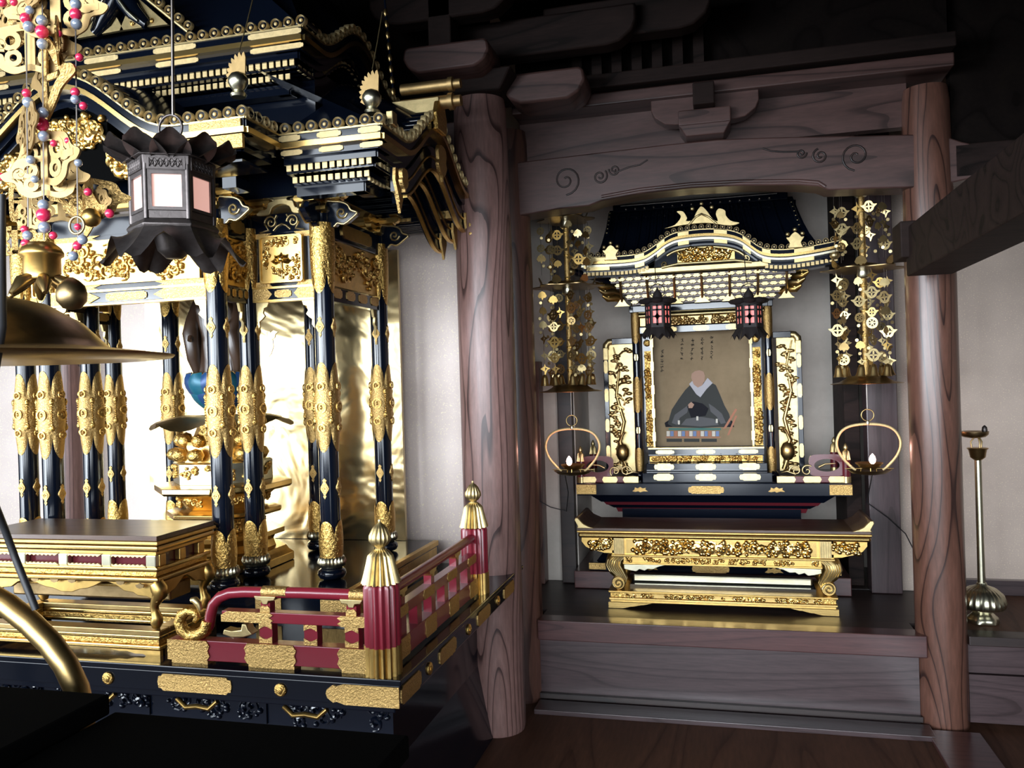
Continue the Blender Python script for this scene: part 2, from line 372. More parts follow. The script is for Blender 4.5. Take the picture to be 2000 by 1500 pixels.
# beam over the alcove, arched below, engraved with scrolls
bm = thing('arched_beam', 'long brown arched beam with engraved scrolls spanning the alcove', 'beam', (-.05, 3.86, 2.3))
Yb = 3.79
low = [(1000, 424), (1090, 408), (1150, 402), (1175, 392), (1250, 378), (1350, 367), (1450, 362), (1560, 361), (1600, 364), (1618, 371), (1700, 368), (1790, 366)]
top = [(1790, 262), (1700, 264), (1600, 266), (1500, 268), (1400, 272), (1300, 282), (1200, 294), (1100, 306), (1000, 318)]
out = [(W(u, v_, Yb).x, W(u, v_, Yb).z) for u, v_ in low + top]
part('beam_body', MB().prism(out, (0, Yb + .15, 0), X_, Z_, .15), 'wood_beam', bm, smooth=25, bevel=.006)
for i in range(2):   # engraved scroll ornament, raised rims
    mb = MB()
    for (cu_, cv_, R, ph, d) in (((1105, 352, .070, 2.2, -1), (1172, 345, .035, 3.3, 1), (1200, 332, .026, .4, -1)) if i == 0 else ((1672, 305, .062, .8, 1), (1602, 305, .034, 5.6, -1), (1565, 300, .022, 2.6, 1))):
        c = W(cu_, cv_, Yb)
        mb.tube([(c.x + a, Yb - .001, c.z + b_) for a, b_ in spiral(0, 0, R, 1.6, ph, d, 26)], .0045, 6)
    pts = [(1200, 338), (1230, 326), (1250, 322), (1265, 312)] if i == 0 else [(1560, 296), (1530, 297), (1505, 295), (1490, 290)]
    mb.tube([W(a, b_, Yb - .001) for a, b_ in pts], .004, 6)
    part('engraved_scroll', mb, 'wood_dark', bm)
rim = [(1175, 384), (1250, 370), (1350, 359), (1450, 354), (1560, 353), (1598, 356), (1612, 365)]
part('arch_bead', MB().tube([W(a, b_, Yb) for a, b_ in rim], .008, 6), 'wood_beam', bm)
# beam nose beyond the right pillar
nose = [(1830, 268), (1880, 275), (1915, 285), (1935, 298), (1958, 300), (1940, 325), (1915, 340), (1885, 350), (1830, 352)]
part('beam_nose', MB().prism(sm([(W(u, v_, Yb).x, W(u, v_, Yb).z) for u, v_ in nose], 3), (0, Yb + .13, 0), X_, Z_, .12), 'wood_beam', bm, bevel=.006)
# plank above, purlins, bracket
up = thing('upper_wall', 'dark plank wall with stepped bracket and purlins above the arched beam', 'wall', (-.05, 3.9, 2.6))
a = W(1100, 306, 3.88); b = W(1790, 255, 3.88)
part('plank', MB().bx(-.9, .80, 3.86, 3.92, 2.55, 2.80), 'wood_beam', up, smooth=0)
part('purlin', MB().bx(-.90, .95, 3.70, 3.92, 2.735, 2.79), 'wood_beam', up, smooth=0, bevel=.006)
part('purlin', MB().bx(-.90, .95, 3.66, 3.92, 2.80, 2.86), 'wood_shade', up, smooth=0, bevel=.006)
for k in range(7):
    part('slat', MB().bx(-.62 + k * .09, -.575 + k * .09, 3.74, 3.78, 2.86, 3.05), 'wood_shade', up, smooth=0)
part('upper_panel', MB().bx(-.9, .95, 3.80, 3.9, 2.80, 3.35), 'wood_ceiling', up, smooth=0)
bk = up
def boat(w_, h_, r=.6):   # bracket arm outline, rounded below
    a_ = w_ / 2
    return [(-a_, h_), (-a_, h_ * .55), (-a_ + h_ * .12, h_ * .3), (-a_ + h_ * .45, h_ * .06), (-a_ + h_ * .8, 0), (a_ - h_ * .8, 0), (a_ - h_ * .45, h_ * .06), (a_ - h_ * .12, h_ * .3), (a_, h_ * .55), (a_, h_)]
part('bracket_foot', MB().frustum((-.12, .04, 3.70, 3.84, 2.555), (-.15, .07, 3.68, 3.86, 2.60)), 'wood_beam', bk, smooth=0, bevel=.004)
part('bracket_block', MB().bx(-.15, .07, 3.68, 3.86, 2.60, 2.665), 'wood_beam', bk, smooth=0, bevel=.005)
part('bracket_arm', MB().prism(boat(.46, .13), (-.04, 3.80, 2.62), X_, Z_, .07), 'wood_beam', bk, bevel=.004)
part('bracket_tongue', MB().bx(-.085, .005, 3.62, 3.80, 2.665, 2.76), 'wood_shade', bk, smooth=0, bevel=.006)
# brackets over the thick pillar
bk = thing('pillar_bracket', 'grey-brown wooden bracket arms on top of the thick round pillar', 'bracket', (-.99, 3.5, 2.76))
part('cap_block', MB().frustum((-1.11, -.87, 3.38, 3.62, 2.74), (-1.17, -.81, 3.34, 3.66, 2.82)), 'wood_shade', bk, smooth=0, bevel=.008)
def pill(x0, x1, y0, y1, z0, z1):
    h_ = z1 - z0
    o_ = [(x0, z0 + h_ * .55), (x0 + h_ * .2, z0 + h_ * .2), (x0 + h_ * .6, z0), (x1 - h_ * .6, z0), (x1 - h_ * .2, z0 + h_ * .2), (x1, z0 + h_ * .55), (x1 - h_ * .05, z1 - h_ * .1), (x1 - h_ * .2, z1), (x0 + h_ * .2, z1), (x0 + h_ * .05, z1 - h_ * .1)]
    return MB().prism(o_, (0, y1, 0), X_, Z_, y1 - y0)
part('arm', pill(-1.24, -.87, 3.22, 3.42, 2.79, 2.90), 'wood_beam', bk, bevel=.012)
part('arm', pill(-.88, -.52, 3.46, 3.66, 2.70, 2.83), 'wood_beam', bk, bevel=.012)
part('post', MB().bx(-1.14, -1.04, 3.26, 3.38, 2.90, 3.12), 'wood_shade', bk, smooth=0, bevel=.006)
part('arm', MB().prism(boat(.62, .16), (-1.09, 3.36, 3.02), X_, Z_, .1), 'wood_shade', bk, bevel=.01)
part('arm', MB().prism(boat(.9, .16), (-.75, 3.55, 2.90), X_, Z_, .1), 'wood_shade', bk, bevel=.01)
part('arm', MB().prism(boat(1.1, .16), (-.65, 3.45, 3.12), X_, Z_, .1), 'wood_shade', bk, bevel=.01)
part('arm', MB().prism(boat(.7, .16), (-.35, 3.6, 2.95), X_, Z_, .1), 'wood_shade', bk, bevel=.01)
# beam running toward the viewer at the upper right
b0 = W(1752, 447, 3.62); b1 = W(1862, 535, 3.62)
dk = thing('hall_beam', 'dark brown beam running forward at the upper right', 'beam', (b1.x, 1.5, b1.z))
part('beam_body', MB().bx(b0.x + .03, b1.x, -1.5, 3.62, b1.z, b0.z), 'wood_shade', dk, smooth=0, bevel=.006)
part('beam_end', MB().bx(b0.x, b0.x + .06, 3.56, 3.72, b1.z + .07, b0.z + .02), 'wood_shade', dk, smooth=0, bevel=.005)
# dais of the alcove
da = thing('wooden_dais', 'dark varnished wooden dais with thick edge board in the alcove', 'dais', (-.05, 4.1, 0))
part('front_panel', MB().bx(-.87, .775, 3.825, 3.86, 0, .305), 'wood_dais', da, smooth=0)
part('edge_board', MB().bx(-.868, .80, 3.775, 3.875, .302, .394), 'wood_dais_red', da, smooth=0, bevel=.004)
part('floor_board', MB().bx(-.862, .770, 3.875, 3.975, .35, .392), 'wood_dark', da, smooth=0)
part('floor_board', MB().bx(-1.04, .96, 3.975, 4.56, .35, .392), 'wood_dark', da, smooth=0)
part('floor_board', MB().bx(-1.04, .96, 4.56, 5.08, .35, .394), 'wood_dark', da, smooth=0)
part('base_strip', MB().bx(-.87, .78, 3.80, 3.83, .022, .045), 'wood_dark', da, smooth=0)
pl = solo('shrine_plinth', MB().bx(-.80, .595, 4.40, 5.06, .394, .485), 'wood_dais_red', 'low dark wooden plinth under the small shrine', 'plinth', smooth=0, bevel=.004)
# right dais
dr = thing('side_dais', 'dark wooden dais boards right of the right pillar, under the candle stand', 'dais', (2, 4.1, 0))
part('edge_board', MB().bx(.965, 3.9, 3.80, 3.90, .355, .394), 'wood_dark', dr, smooth=0, bevel=.003)
part('front_panel', MB().bx(.965, 3.9, 3.83, 3.86, .235, .355), 'wood_dais', dr, smooth=0)
part('front_panel', MB().bx(.965, 3.9, 3.82, 3.86, .03, .230), 'wood_dais', dr, smooth=0)
part('floor_board', MB().bx(.985, 3.9, 3.90, 4.52, .35, .393), 'wood_floor', dr, smooth=0)
# ================================================================== LARGE SHRINE: lacquered platform with railing
XC = -2.065
PX1, PY0, PZ = -.885, 2.14, .69; PX0 = 2 * XC - PX1; PY1 = 3.60
pf = thing('altar_platform', 'black lacquered altar platform with gold mounts and red railing under the large shrine', 'platform', (XC, 2.9, 0))
part('deck', MB().bx(PX0, PX1, PY0, PY1, .672, PZ), 'lacquer_black', pf, smooth=0, bevel=.003)
part('fascia', MB().bx(PX0 + .006, PX1 - .006, PY0 + .006, PY1, .612, .671), 'lacquer_black', pf, smooth=0, bevel=.002)
part('under_molding', MB().bx(PX0 + .03, PX1 - .03, PY0 + .03, PY1, .585, .611), 'lacquer_black', pf, smooth=0, bevel=.004)
part('body', MB().frustum((PX0 + .10, PX1 - .10, PY0 + .08, PY1, 0), (PX0 + .16, PX1 - .16, PY0 + .16, PY1, .30)).bx(PX0 + .16, PX1 - .16, PY0 + .16, PY1, .30, .585), 'lacquer_black', pf, smooth=0)
for k in range(5):
    x0 = PX1 - .45 - k * .42
    mb = MB().bx(x0, x0 + .36, PY0 + .153, PY0 + .158, .47, .57); scrollwork(mb, (x0, PY0 + .155, .47), X_, Z_, .36, .10, 14, 50 + k, .005)
    part('carved_band', mb, 'lacquer_black', pf)
mb = MB().bx(PX1 - .158, PX1 - .153, PY0 + .2, PY0 + 1.1, .47, .57); scrollwork(mb, (PX1 - .155, PY0 + .2, .47), Y_, Z_, .9, .10, 30, 61, .005)
part('carved_band', mb, 'gold_carved', pf)
for k in range(3):
    c = Vector((PX1 - .32 - .36 * k, PY0 + .05, .555))
    part('apron_curl', MB().tube([c + Vector((-.07, 0, .02)), c + Vector((-.04, 0, -.005)), c, c + Vector((.04, 0, -.005)), c + Vector((.07, 0, .02))], .008, 6), 'gold', pf)
ros = rosette_mesh('rosette', .018, 'gold_carved')
FY = PY0 + .006
def fmount(xc, w_, h_=.05, zc=.640):
    part('gold_mount', MB().prism(plate2d(w_, h_, .35), (xc, FY, zc), X_, Z_, .004), 'gold_fine', pf)
fmount(W(380, 1325, FY).x, .25)
cw = .20
part('corner_mount', MB().prism([(0, -.025), (.03, -.016), (.012, -.022), (.035, -.029), (cw, -.029), (cw, .029), (.035, .029), (.012, .022), (.03, .016), (0, .025), (-.018, .012), (-.022, 0), (-.018, -.012)], (PX1 - .006 - cw, FY, .640), X_, Z_, .005), 'gold_fine', pf)
for u in (548, 212): inst('rosette', ros, pf, (W(u, 1330, FY).x, FY, .64))
part('corner_mount', MB().prism(plate2d(.16, .052, .3), (PX1 - .006, PY0 + .09, .640), Y_, Z_, .004), 'gold_fine', pf)
for y in (2.56, 2.98, 3.36):
    part('gold_mount', MB().prism(plate2d(.17, .05, .35), (PX1 - .006, y, .640), Y_, Z_, .004), 'gold_fine', pf)
for y in (2.385, 2.79, 3.18): inst('rosette', ros, pf, (PX1 - .006, y, .64), (0, 0, pi / 2))
# --- railing
RY = 2.19; RX = -.955; RB = 3.10
def newel(x, y, s=1.0):
    mb = MB(); mb.lathe([(.048, .08), (.048, .245), (.044, .255)], 64, (x, y, PZ), flute=.16, k=16)
    n_ = part('newel_post', mb, 'lacquer_red', pf, smooth=50)
    part('base_sleeve', MB().lathe([(.0495, 0), (.0495, .082)], 64, (x, y, PZ), flute=.16, k=16), 'gold', n_, smooth=50)
    part('petal_cap', MB().lathe([(.050, .258), (.045, .275), (.037, .31), (.032, .335), (.024, .345), (.016, .352)], 64, (x, y, PZ), flute=.30, k=16), 'gold_pale', n_, smooth=60)
    part('finial', MB().lathe([(.014, .348), (.012, .358), (.020, .364), (.029, .378), (.028, .392), (.019, .412), (.013, .420), (.004, .428), (.003, .436)], 48, (x, y, PZ), flute=.22, k=16), 'gold_pale', n_, smooth=60)
for x, y in ((RX, RY), (RX, RB)): newel(x, y)
def rail_front(x0, x1, sgn):     # from scroll end x0 to newel x1
    # bottom rail with hexagonal gold mounts
    part('bottom_rail', MB().bx(x0, x1, RY - .022, RY + .022, PZ + .012, PZ + .072), 'lacquer_red', pf, smooth=0, bevel=.002)
    L = x1 - x0
    for a_, b_ in ((0, .22), (.40, .66), (.86, 1.0)):
        w_ = L * (b_ - a_); e = .020
        o_ = [(0, 0), (w_ - e * .5, 0), (w_, .015), (w_ - e * .3, .030), (w_, .045), (w_ - e * .5, .060), (0, .060)] if a_ == 0 else ([(e * .5, 0), (w_, 0), (w_, .06), (e * .5, .06), (0, .045), (e * .3, .03), (0, .015)] if b_ == 1 else [(e * .5, 0), (w_ - e * .5, 0), (w_, .015), (w_ - e * .3, .030), (w_, .045), (w_ - e * .5, .06), (e * .5, .06), (0, .045), (e * .3, .03), (0, .015)])
        part('rail_mount', MB().prism(o_, (x0 + L * a_, RY - .022, PZ + .012), X_, Z_, .004), 'gold_fine', pf)
        part('rail_foot', MB().bx(x0 + L * a_ + .01, x0 + L * b_ - .01, RY - .02, RY + .02, PZ, PZ + .012), 'gold_fine', pf, smooth=0)
xs0 = W(338, 1270, RY).x
rail_front(xs0, RX - .04, 1)
# middle rail and its curled gold end
mx0 = W(440, 1205, RY).x
part('middle_rail', MB().bx(mx0, RX - .04, RY - .018, RY + .018, .822, .853), 'lacquer_red', pf, smooth=0, bevel=.002)
part('rail_mount', MB().prism([(0, 0), (.16, 0), (.17, .008), (.158, .016), (.17, .024), (.16, .031), (.02, .031), (0, .02)], (mx0, RY - .018, .822), X_, Z_, .004), 'gold_fine', pf)
part('rail_mount', MB().prism([(0, .008), (.012, 0), (.09, 0), (.09, .031), (.012, .031), (0, .024), (.012, .016)], (RX - .13, RY - .018, .822), X_, Z_, .004), 'gold_fine', pf)
c = W(470, 1232, RY)
part('rail_curl', MB().prism([(-.05, -.008), (-.02, -.016), (.02, -.014), (.05, -.004), (.035, .010), (.03, .026), (.015, .026), (.012, .008), (-.02, .004), (-.045, .008)], (c.x, RY + .018, c.z), X_, Z_, .036), 'gold_pale', pf, bevel=.003)
# round top rail bending down to a fern-like scroll
tr = [(RX - .03, RY, .910), (-1.2, RY, .910), W(478, 1156, RY), W(450, 1158, RY), W(430, 1166, RY), W(417, 1180, RY), W(412, 1198, RY), W(409, 1220, RY), W(400, 1236, RY)]
part('top_rail', MB().tube(tr, .0165, 12), 'lacquer_red', pf)
sp = [(406, 1212), (402, 1230), (388, 1241), (370, 1241), (356, 1230), (351, 1214), (356, 1200), (368, 1193), (380, 1196), (386, 1206), (380, 1214)]
part('rail_scroll', MB().tube([W(a_, b_, RY - .006) for a_, b_ in sp], [.017, .020, .021, .020, .019, .018, .017, .015, .013, .011, .007], 10), 'gold_carved', pf)
part('rail_scroll_leaf', MB().tube([W(a_, b_, RY - .008) for a_, b_ in ((392, 1192), (388, 1180), (380, 1171), (374, 1172))], [.006, .011, .011, .008], 8), 'gold_pale', pf)
for a_, b_ in ((.40, .62), (.86, 1)):
    pass
part('rail_sleeve', MB().tube([(-1.33, RY, .910), (-1.25, RY, .910)], .0172, 12), 'gold_fine', pf)
part('rail_sleeve', MB().tube([(-1.05, RY, .910), (-1.0, RY, .910)], .0172, 12), 'gold_fine', pf)
for u in (525, 612, 692):
    x = W(u, 1238, RY).x
    s_ = part('strut', MB().bx(x - .021, x + .021, RY - .015, RY + .015, .762, .823), 'lacquer_red', pf, smooth=0)
    part('strut_mount', MB().prism([(-.021, 0), (.021, 0), (.021, .02), (.004, .012), (-.004, .012), (-.021, .02)], (x, RY - .0155, .763), X_, Z_, .003), 'gold_fine', s_)
    part('strut_mount', MB().prism([(-.021, 0), (-.004, .008), (.004, .008), (.021, 0), (.021, .018), (-.021, .018)], (x, RY - .0155, .804), X_, Z_, .003), 'gold_fine', s_)
    if u != 612:
        s_ = part('strut', MB().bx(x - .015, x + .015, RY - .014, RY + .014, .853, .880), 'lacquer_red', pf, smooth=0)
        part('strut_mount', MB().prism([(-.016, 0), (.016, 0), (.016, .012), (.008, .02), (0, .017), (-.008, .02), (-.016, .012)], (x, RY - .0145, .853), X_, Z_, .003), 'gold_fine', s_)
        part('rail_saddle', MB().prism([(-.036, .018), (-.03, .006), (-.012, .004), (-.008, -.006), (.008, -.006), (.012, .004), (.03, .006), (.036, .018)], (x, RY + .018, .882), X_, Z_, .036), 'gold_pale', pf, bevel=.002)
# side railing
Y0, Y1 = RY + .045, RB - .045; L = Y1 - Y0
part('bottom_rail', MB().bx(RX - .022, RX + .022, Y0, Y1, PZ + .012, PZ + .072), 'lacquer_red', pf, smooth=0, bevel=.002)
part('middle_rail', MB().bx(RX - .018, RX + .018, Y0, Y1, .822, .853), 'lacquer_red', pf, smooth=0, bevel=.002)
part('top_rail', MB().tube([(RX, Y0, .910), (RX, Y1, .910)], .0165, 12), 'lacquer_red', pf)
for k in range(4):
    a_ = Y0 + L * (k * .29); w_ = L * .13
    part('rail_mount', MB().prism([(.008, 0), (w_ - .008, 0), (w_, .015), (w_ - .006, .030), (w_, .045), (w_ - .008, .06), (.008, .06), (0, .045), (.006, .03), (0, .015)], (RX + .022, a_, PZ + .012), Y_, Z_, .003), 'gold_fine', pf)
    part('rail_mount', MB().prism([(.008, 0), (w_ - .008, 0), (w_, .015), (w_ - .008, .031), (.008, .031), (0, .015)], (RX + .018, a_, .822), Y_, Z_, .003), 'gold_fine', pf)
for k in range(6):
    y = Y0 + L * (.10 + k * .16)
    s_ = part('strut', MB().bx(RX - .014, RX + .014, y - .02, y + .02, .762, .823), 'lacquer_red', pf, smooth=0)
    if k % 2 == 0:
        s_ = part('strut', MB().bx(RX - .013, RX + .013, y - .015, y + .015, .853, .880), 'lacquer_red', pf, smooth=0)
        part('rail_saddle', MB().prism([(-.034, .018), (-.028, .006), (-.012, .004), (-.008, -.006), (.008, -.006), (.012, .004), (.028, .006), (.034, .018)], (RX - .016, y, .882), Y_, Z_, .032), 'gold_pale', pf)
part('rail_foot', MB().bx(RX - .02, RX + .02, Y0, Y1, PZ, PZ + .012), 'lacquer_black', pf, smooth=0)

# ================================================================== LARGE SHRINE: inner dais, columns, friezes, roofs
SZ = .81
hi, ho = .355, .664
sh = thing('gold_shrine', 'large gold and black temple shrine with many columns and two-tier curved roof', 'shrine', (XC, 3.0, PZ))
sx1 = -1.255; sx0 = 2 * XC - sx1
part('inner_dais', MB().bx(sx0, sx1, 2.60, 3.52, PZ, SZ - .022), 'lacquer_black', sh, smooth=0)
part('dais_top', MB().bx(sx0 + .02, sx1 - .02, 2.62, 3.52, SZ - .022, SZ - .002), 'lacquer_black', sh, smooth=0)
E0 = SZ - .022
part('dais_edge', MB().bx(XC + hi - .05, sx1, 2.60, 2.625, E0, SZ), 'gold', sh, smooth=0, bevel=.002)
part('dais_edge', MB().bx(sx1 - .02, sx1 + .003, 2.60, 3.52, E0, SZ), 'gold', sh, smooth=0, bevel=.002)
part('dais_edge', MB().bx(sx0, XC - hi + .05, 2.60, 2.625, E0, SZ), 'gold', sh, smooth=0, bevel=.002)
part('dais_mount', MB().prism(plate2d(.11, .06, .3), (sx1, 2.75, .745), Y_, Z_, .004), 'gold_fine', sh)
part('dais_mount', MB().prism(plate2d(.11, .06, .3), (sx1, 3.10, .745), Y_, Z_, .004), 'gold_fine', sh)
part('dais_side_panel', MB().bx(sx1 - .004, sx1 + .001, 2.61, 3.50, PZ + .005, E0 - .004), 'gold', sh, smooth=0)
for x in (-1.56, -1.31):
    part('dais_mount', MB().bx(x - .05, x + .05, 2.596, 2.602, PZ + .01, E0 - .01), 'gold_fine', sh, smooth=0)
part('back_panel', MB().bx(XC - ho, XC + ho, 3.50, 3.52, SZ, 2.12), 'gold_mirror', sh, smooth=0)
# column: shaft, sleeves and mounts are shared by all ten
CR = .0365
def zc(v): return 1.5 + (761 - v) * .001875
me_shaft = MB().lathe([(CR, .06), (CR, zc(420) - SZ)], 28).mesh('column', 'lacquer_black')
def lobed(z0, z1, r0, r1, bul, A0, A1, n=48, m_=14):
    def fn(a_, b_):
        ph = 2 * pi * a_; q = sqrt(abs(cos(2 * ph)))
        lo = z0 + A0 * (1 - q); hi_ = z1 - A1 * (1 - q)
        z = lo + (hi_ - lo) * b_; r = r0 + (r1 - r0) * b_ + bul * sin(pi * b_)
        return Vector((r * cos(ph), r * sin(ph), z))
    return MB().grid(fn, n, m_, True)
me_up = lobed(zc(575) - SZ, zc(438) - SZ, CR * 1.05, CR * 1.22, .004, .075, 0).mesh('capital_sleeve', 'gold_carved')
mbm = lobed(zc(882) - SZ, zc(708) - SZ, CR * 1.06, CR * 1.06, .009, .075, .075)
me_mid = mbm.mesh('middle_sleeve', 'gold_fine')
mb = MB()
for k in range(4):      # medallion on each petal face and beaded strip between
    a_ = k * pi / 2
    for dz, rr in ((0, .022), (.075, .016), (-.075, .016)):
        c = Vector((cos(a_) * CR * 1.27, sin(a_) * CR * 1.27, zc(795) - SZ + dz)); t = Vector((-sin(a_), cos(a_), 0))
        mb.ring(circ(rr, 14), circ(rr * .7, 14), c, t, Z_, .004)
        mb.ball(c, rr * .45, 8, (.6, .6, .9) )
    a_ += pi / 4
    for j in range(9):
        mb.ball((cos(a_) * CR * 1.30, sin(a_) * CR * 1.30, zc(795) - SZ - .036 + j * .009), .0042, 6)
    for dz in (.048, -.048):
        mb.ball((cos(a_) * CR * 1.22, sin(a_) * CR * 1.22, zc(795) - SZ + dz), .014, 8, (.7, .7, 1))
me_med = mb.mesh('medallions', 'gold_carved')
me_head = MB().lathe([(CR * 1.02, zc(440) - SZ), (CR * .80, zc(425) - SZ), (CR * .72, zc(400) - SZ), (CR * .6, zc(398) - SZ)], 20).mesh('column_head', 'gold')
me_foot = lobed(zc(1090) - SZ, zc(1015) - SZ, CR * 1.1, CR * 1.1, .004, 0, .05).mesh('foot_sleeve', 'gold_carved')
me_lotus = MB().lathe([(.034, .040), (.046, .048), (.050, .062), (.045, .078), (.038, .084)], 48, flute=.12, k=24).mesh('lotus_base', 'silver_gilt')
me_disc = MB().lathe([(.030, 0), (.046, .006), (.052, .018), (.049, .032), (.036, .042)], 28).mesh('base_disc', 'lacquer_black')
def diamond(zz, front):
    o_ = [(0, -.030), (.008, -.022), (.004, -.018), (.018, -.004), (.021, 0), (.018, .006), (.006, .019), (.010, .024), (0, .030), (-.010, .024), (-.006, .019), (-.018, .006), (-.021, 0), (-.018, -.004), (-.004, -.018), (-.008, -.022)]
    mb_ = MB()
    o3 = (0, -CR + .003, zz) if front else (CR - .003, 0, zz)
    mb_.prism([(a_ * .8, b_ * 1.25) for a_, b_ in o_], o3, X_ if front else Y_, Z_, .006)
    o4 = Vector(o3) + (Vector((0, -.006, 0)) if front else Vector((.006, 0, 0)))
    mb_.ring(circ(.011, 12), circ(.007, 12), o4, X_ if front else Y_, Z_, .002)
    mb_.ball(o4, .003, 6)
    return mb_.mesh('diamond_mount', 'gold_fine')
me_dia = [diamond(zc(v_) - SZ, fr) for v_ in (952, 640) for fr in (True, False)]
cols = [(XC + s_ * hi, 2.57) for s_ in (1, -1)] + [(XC + s_ * q, y) for y in (2.773, 3.273) for q in (hi, ho) for s_ in (1, -1)]
for x, y in cols:
    c_ = inst('column', me_shaft, sh, (x, y, SZ))
    for nm, me in (('capital_sleeve', me_up), ('middle_sleeve', me_mid), ('medallions', me_med), ('column_head', me_head), ('foot_sleeve', me_foot), ('lotus_base', me_lotus), ('base_disc', me_disc)):
        link(nm, me, c_)
    for me in me_dia: link('diamond_mount', me, c_)
# friezes between columns -------------------------------------------------
ZL0, ZL1, ZP0, ZP1, ZB0, ZB1 = 1.838, 1.878, 1.885, 2.085, 2.085, 2.155
def lotus_panel(xc, y, zc_, s_):
    b_ = part('frieze_panel', MB().bx(xc - s_, xc + s_, y - .012, y + .012, zc_ - s_, zc_ + s_), 'gold', sh, smooth=0, bevel=.003)
    mb = MB()
    mb.ring([(p_[0] * s_, p_[1] * s_) for p_ in ((-1, -.92), (-.92, -1), (.92, -1), (1, -.92), (1, .92), (.92, 1), (-.92, 1), (-1, .92))], [(p_[0] * s_ * .93, p_[1] * s_ * .93) for p_ in ((-1, -.92), (-.92, -1), (.92, -1), (1, -.92), (1, .92), (.92, 1), (-.92, 1), (-1, .92))], (xc, y - .012, zc_), X_, Z_, .008)
    scrollwork(mb, (xc - s_ * .9, y - .012, zc_ - s_ * .9), X_, Z_, s_ * 1.8, s_ * .62, 9, 3, .0035, .018)
    scrollwork(mb, (xc - s_ * .9, y - .012, zc_ + s_ * .5), X_, Z_, s_ * 1.8, s_ * .42, 7, 4, .0035, .016)
    scrollwork(mb, (xc - s_ * .92, y - .012, zc_ - s_ * .4), X_, Z_, s_ * .4, s_ * 1.0, 4, 5, .0035, .016)
    scrollwork(mb, (xc + s_ * .52, y - .012, zc_ - s_ * .4), X_, Z_, s_ * .4, s_ * 1.0, 4, 6, .0035, .016)
    part('scroll_relief', mb, 'gold', b_)
    mb = MB()
    for k in range(9):          # lotus flower in relief
        an = radians(-80 + 20 * k); L_ = s_ * (.42 if k % 2 else .52)
        tip = Vector((sin(an) * L_, 0, cos(an) * L_ * .85)); base = Vector((xc, y - .014, zc_ - s_ * .15))
        side = Vector((cos(an), 0, -sin(an))) * s_ * .13
        pts = [base, base + tip * .5 + side + Vector((0, -.004, 0)), base + tip, base + tip * .5 - side + Vector((0, -.004, 0)), base + tip * .55 + Vector((0, -.016 - .002 * (k % 2), 0))]
        mb.add(pts, [(0, 1, 4), (1, 2, 4), (2, 3, 4), (3, 0, 4)])
    mb.ball((xc, y - .02, zc_ - s_ * .02), s_ * .14, 10, (1, .6, .8)); mb.tube([(xc, y - .014, zc_ - s_ * .15), (xc + .004, y - .015, zc_ - s_ * .85)], .005, 6)
    part('lotus_relief', mb, 'gold_polished', b_)
def scroll_board(x0, x1, y, z0, z1):
    b_ = part('scroll_board', MB().bx(x0, x1, y - .010, y + .010, z0, z1), 'lacquer_black', sh, smooth=0)
    mb = MB(); xm = (x0 + x1) / 2; h_ = z1 - z0
    for s_ in (-1, 1):
        mb.tube([(xm + s_ * (.045 + p_[0]), y - .012, z0 + h_ * .55 + p_[1]) for p_ in [(a_ * s_ * s_, q) for a_, q in spiral(0, 0, .026, 1.5, 0 if s_ > 0 else pi, s_, 18)]], .004, 6)
        mb.tube([(xm + s_ * .07, y - .012, z0 + h_ * .5), (xm + s_ * .055, y - .012, z0 + h_ * .15), (xm + s_ * .09, y - .012, z0 + .004)], .004, 6)
        mb.tube([(xm + s_ * .02, y - .012, z1 - .006), (xm + s_ * .03, y - .012, z0 + h_ * .7)], .004, 6)
    mb.tube([(xm - .035, y - .012, z0 + .008), (xm - .018, y - .012, z0 + .024), (xm, y - .012, z0 + .030), (xm + .018, y - .012, z0 + .024), (xm + .035, y - .012, z0 + .008)], .0045, 6)
    part('scroll_relief', mb, 'gold_pale', b_)
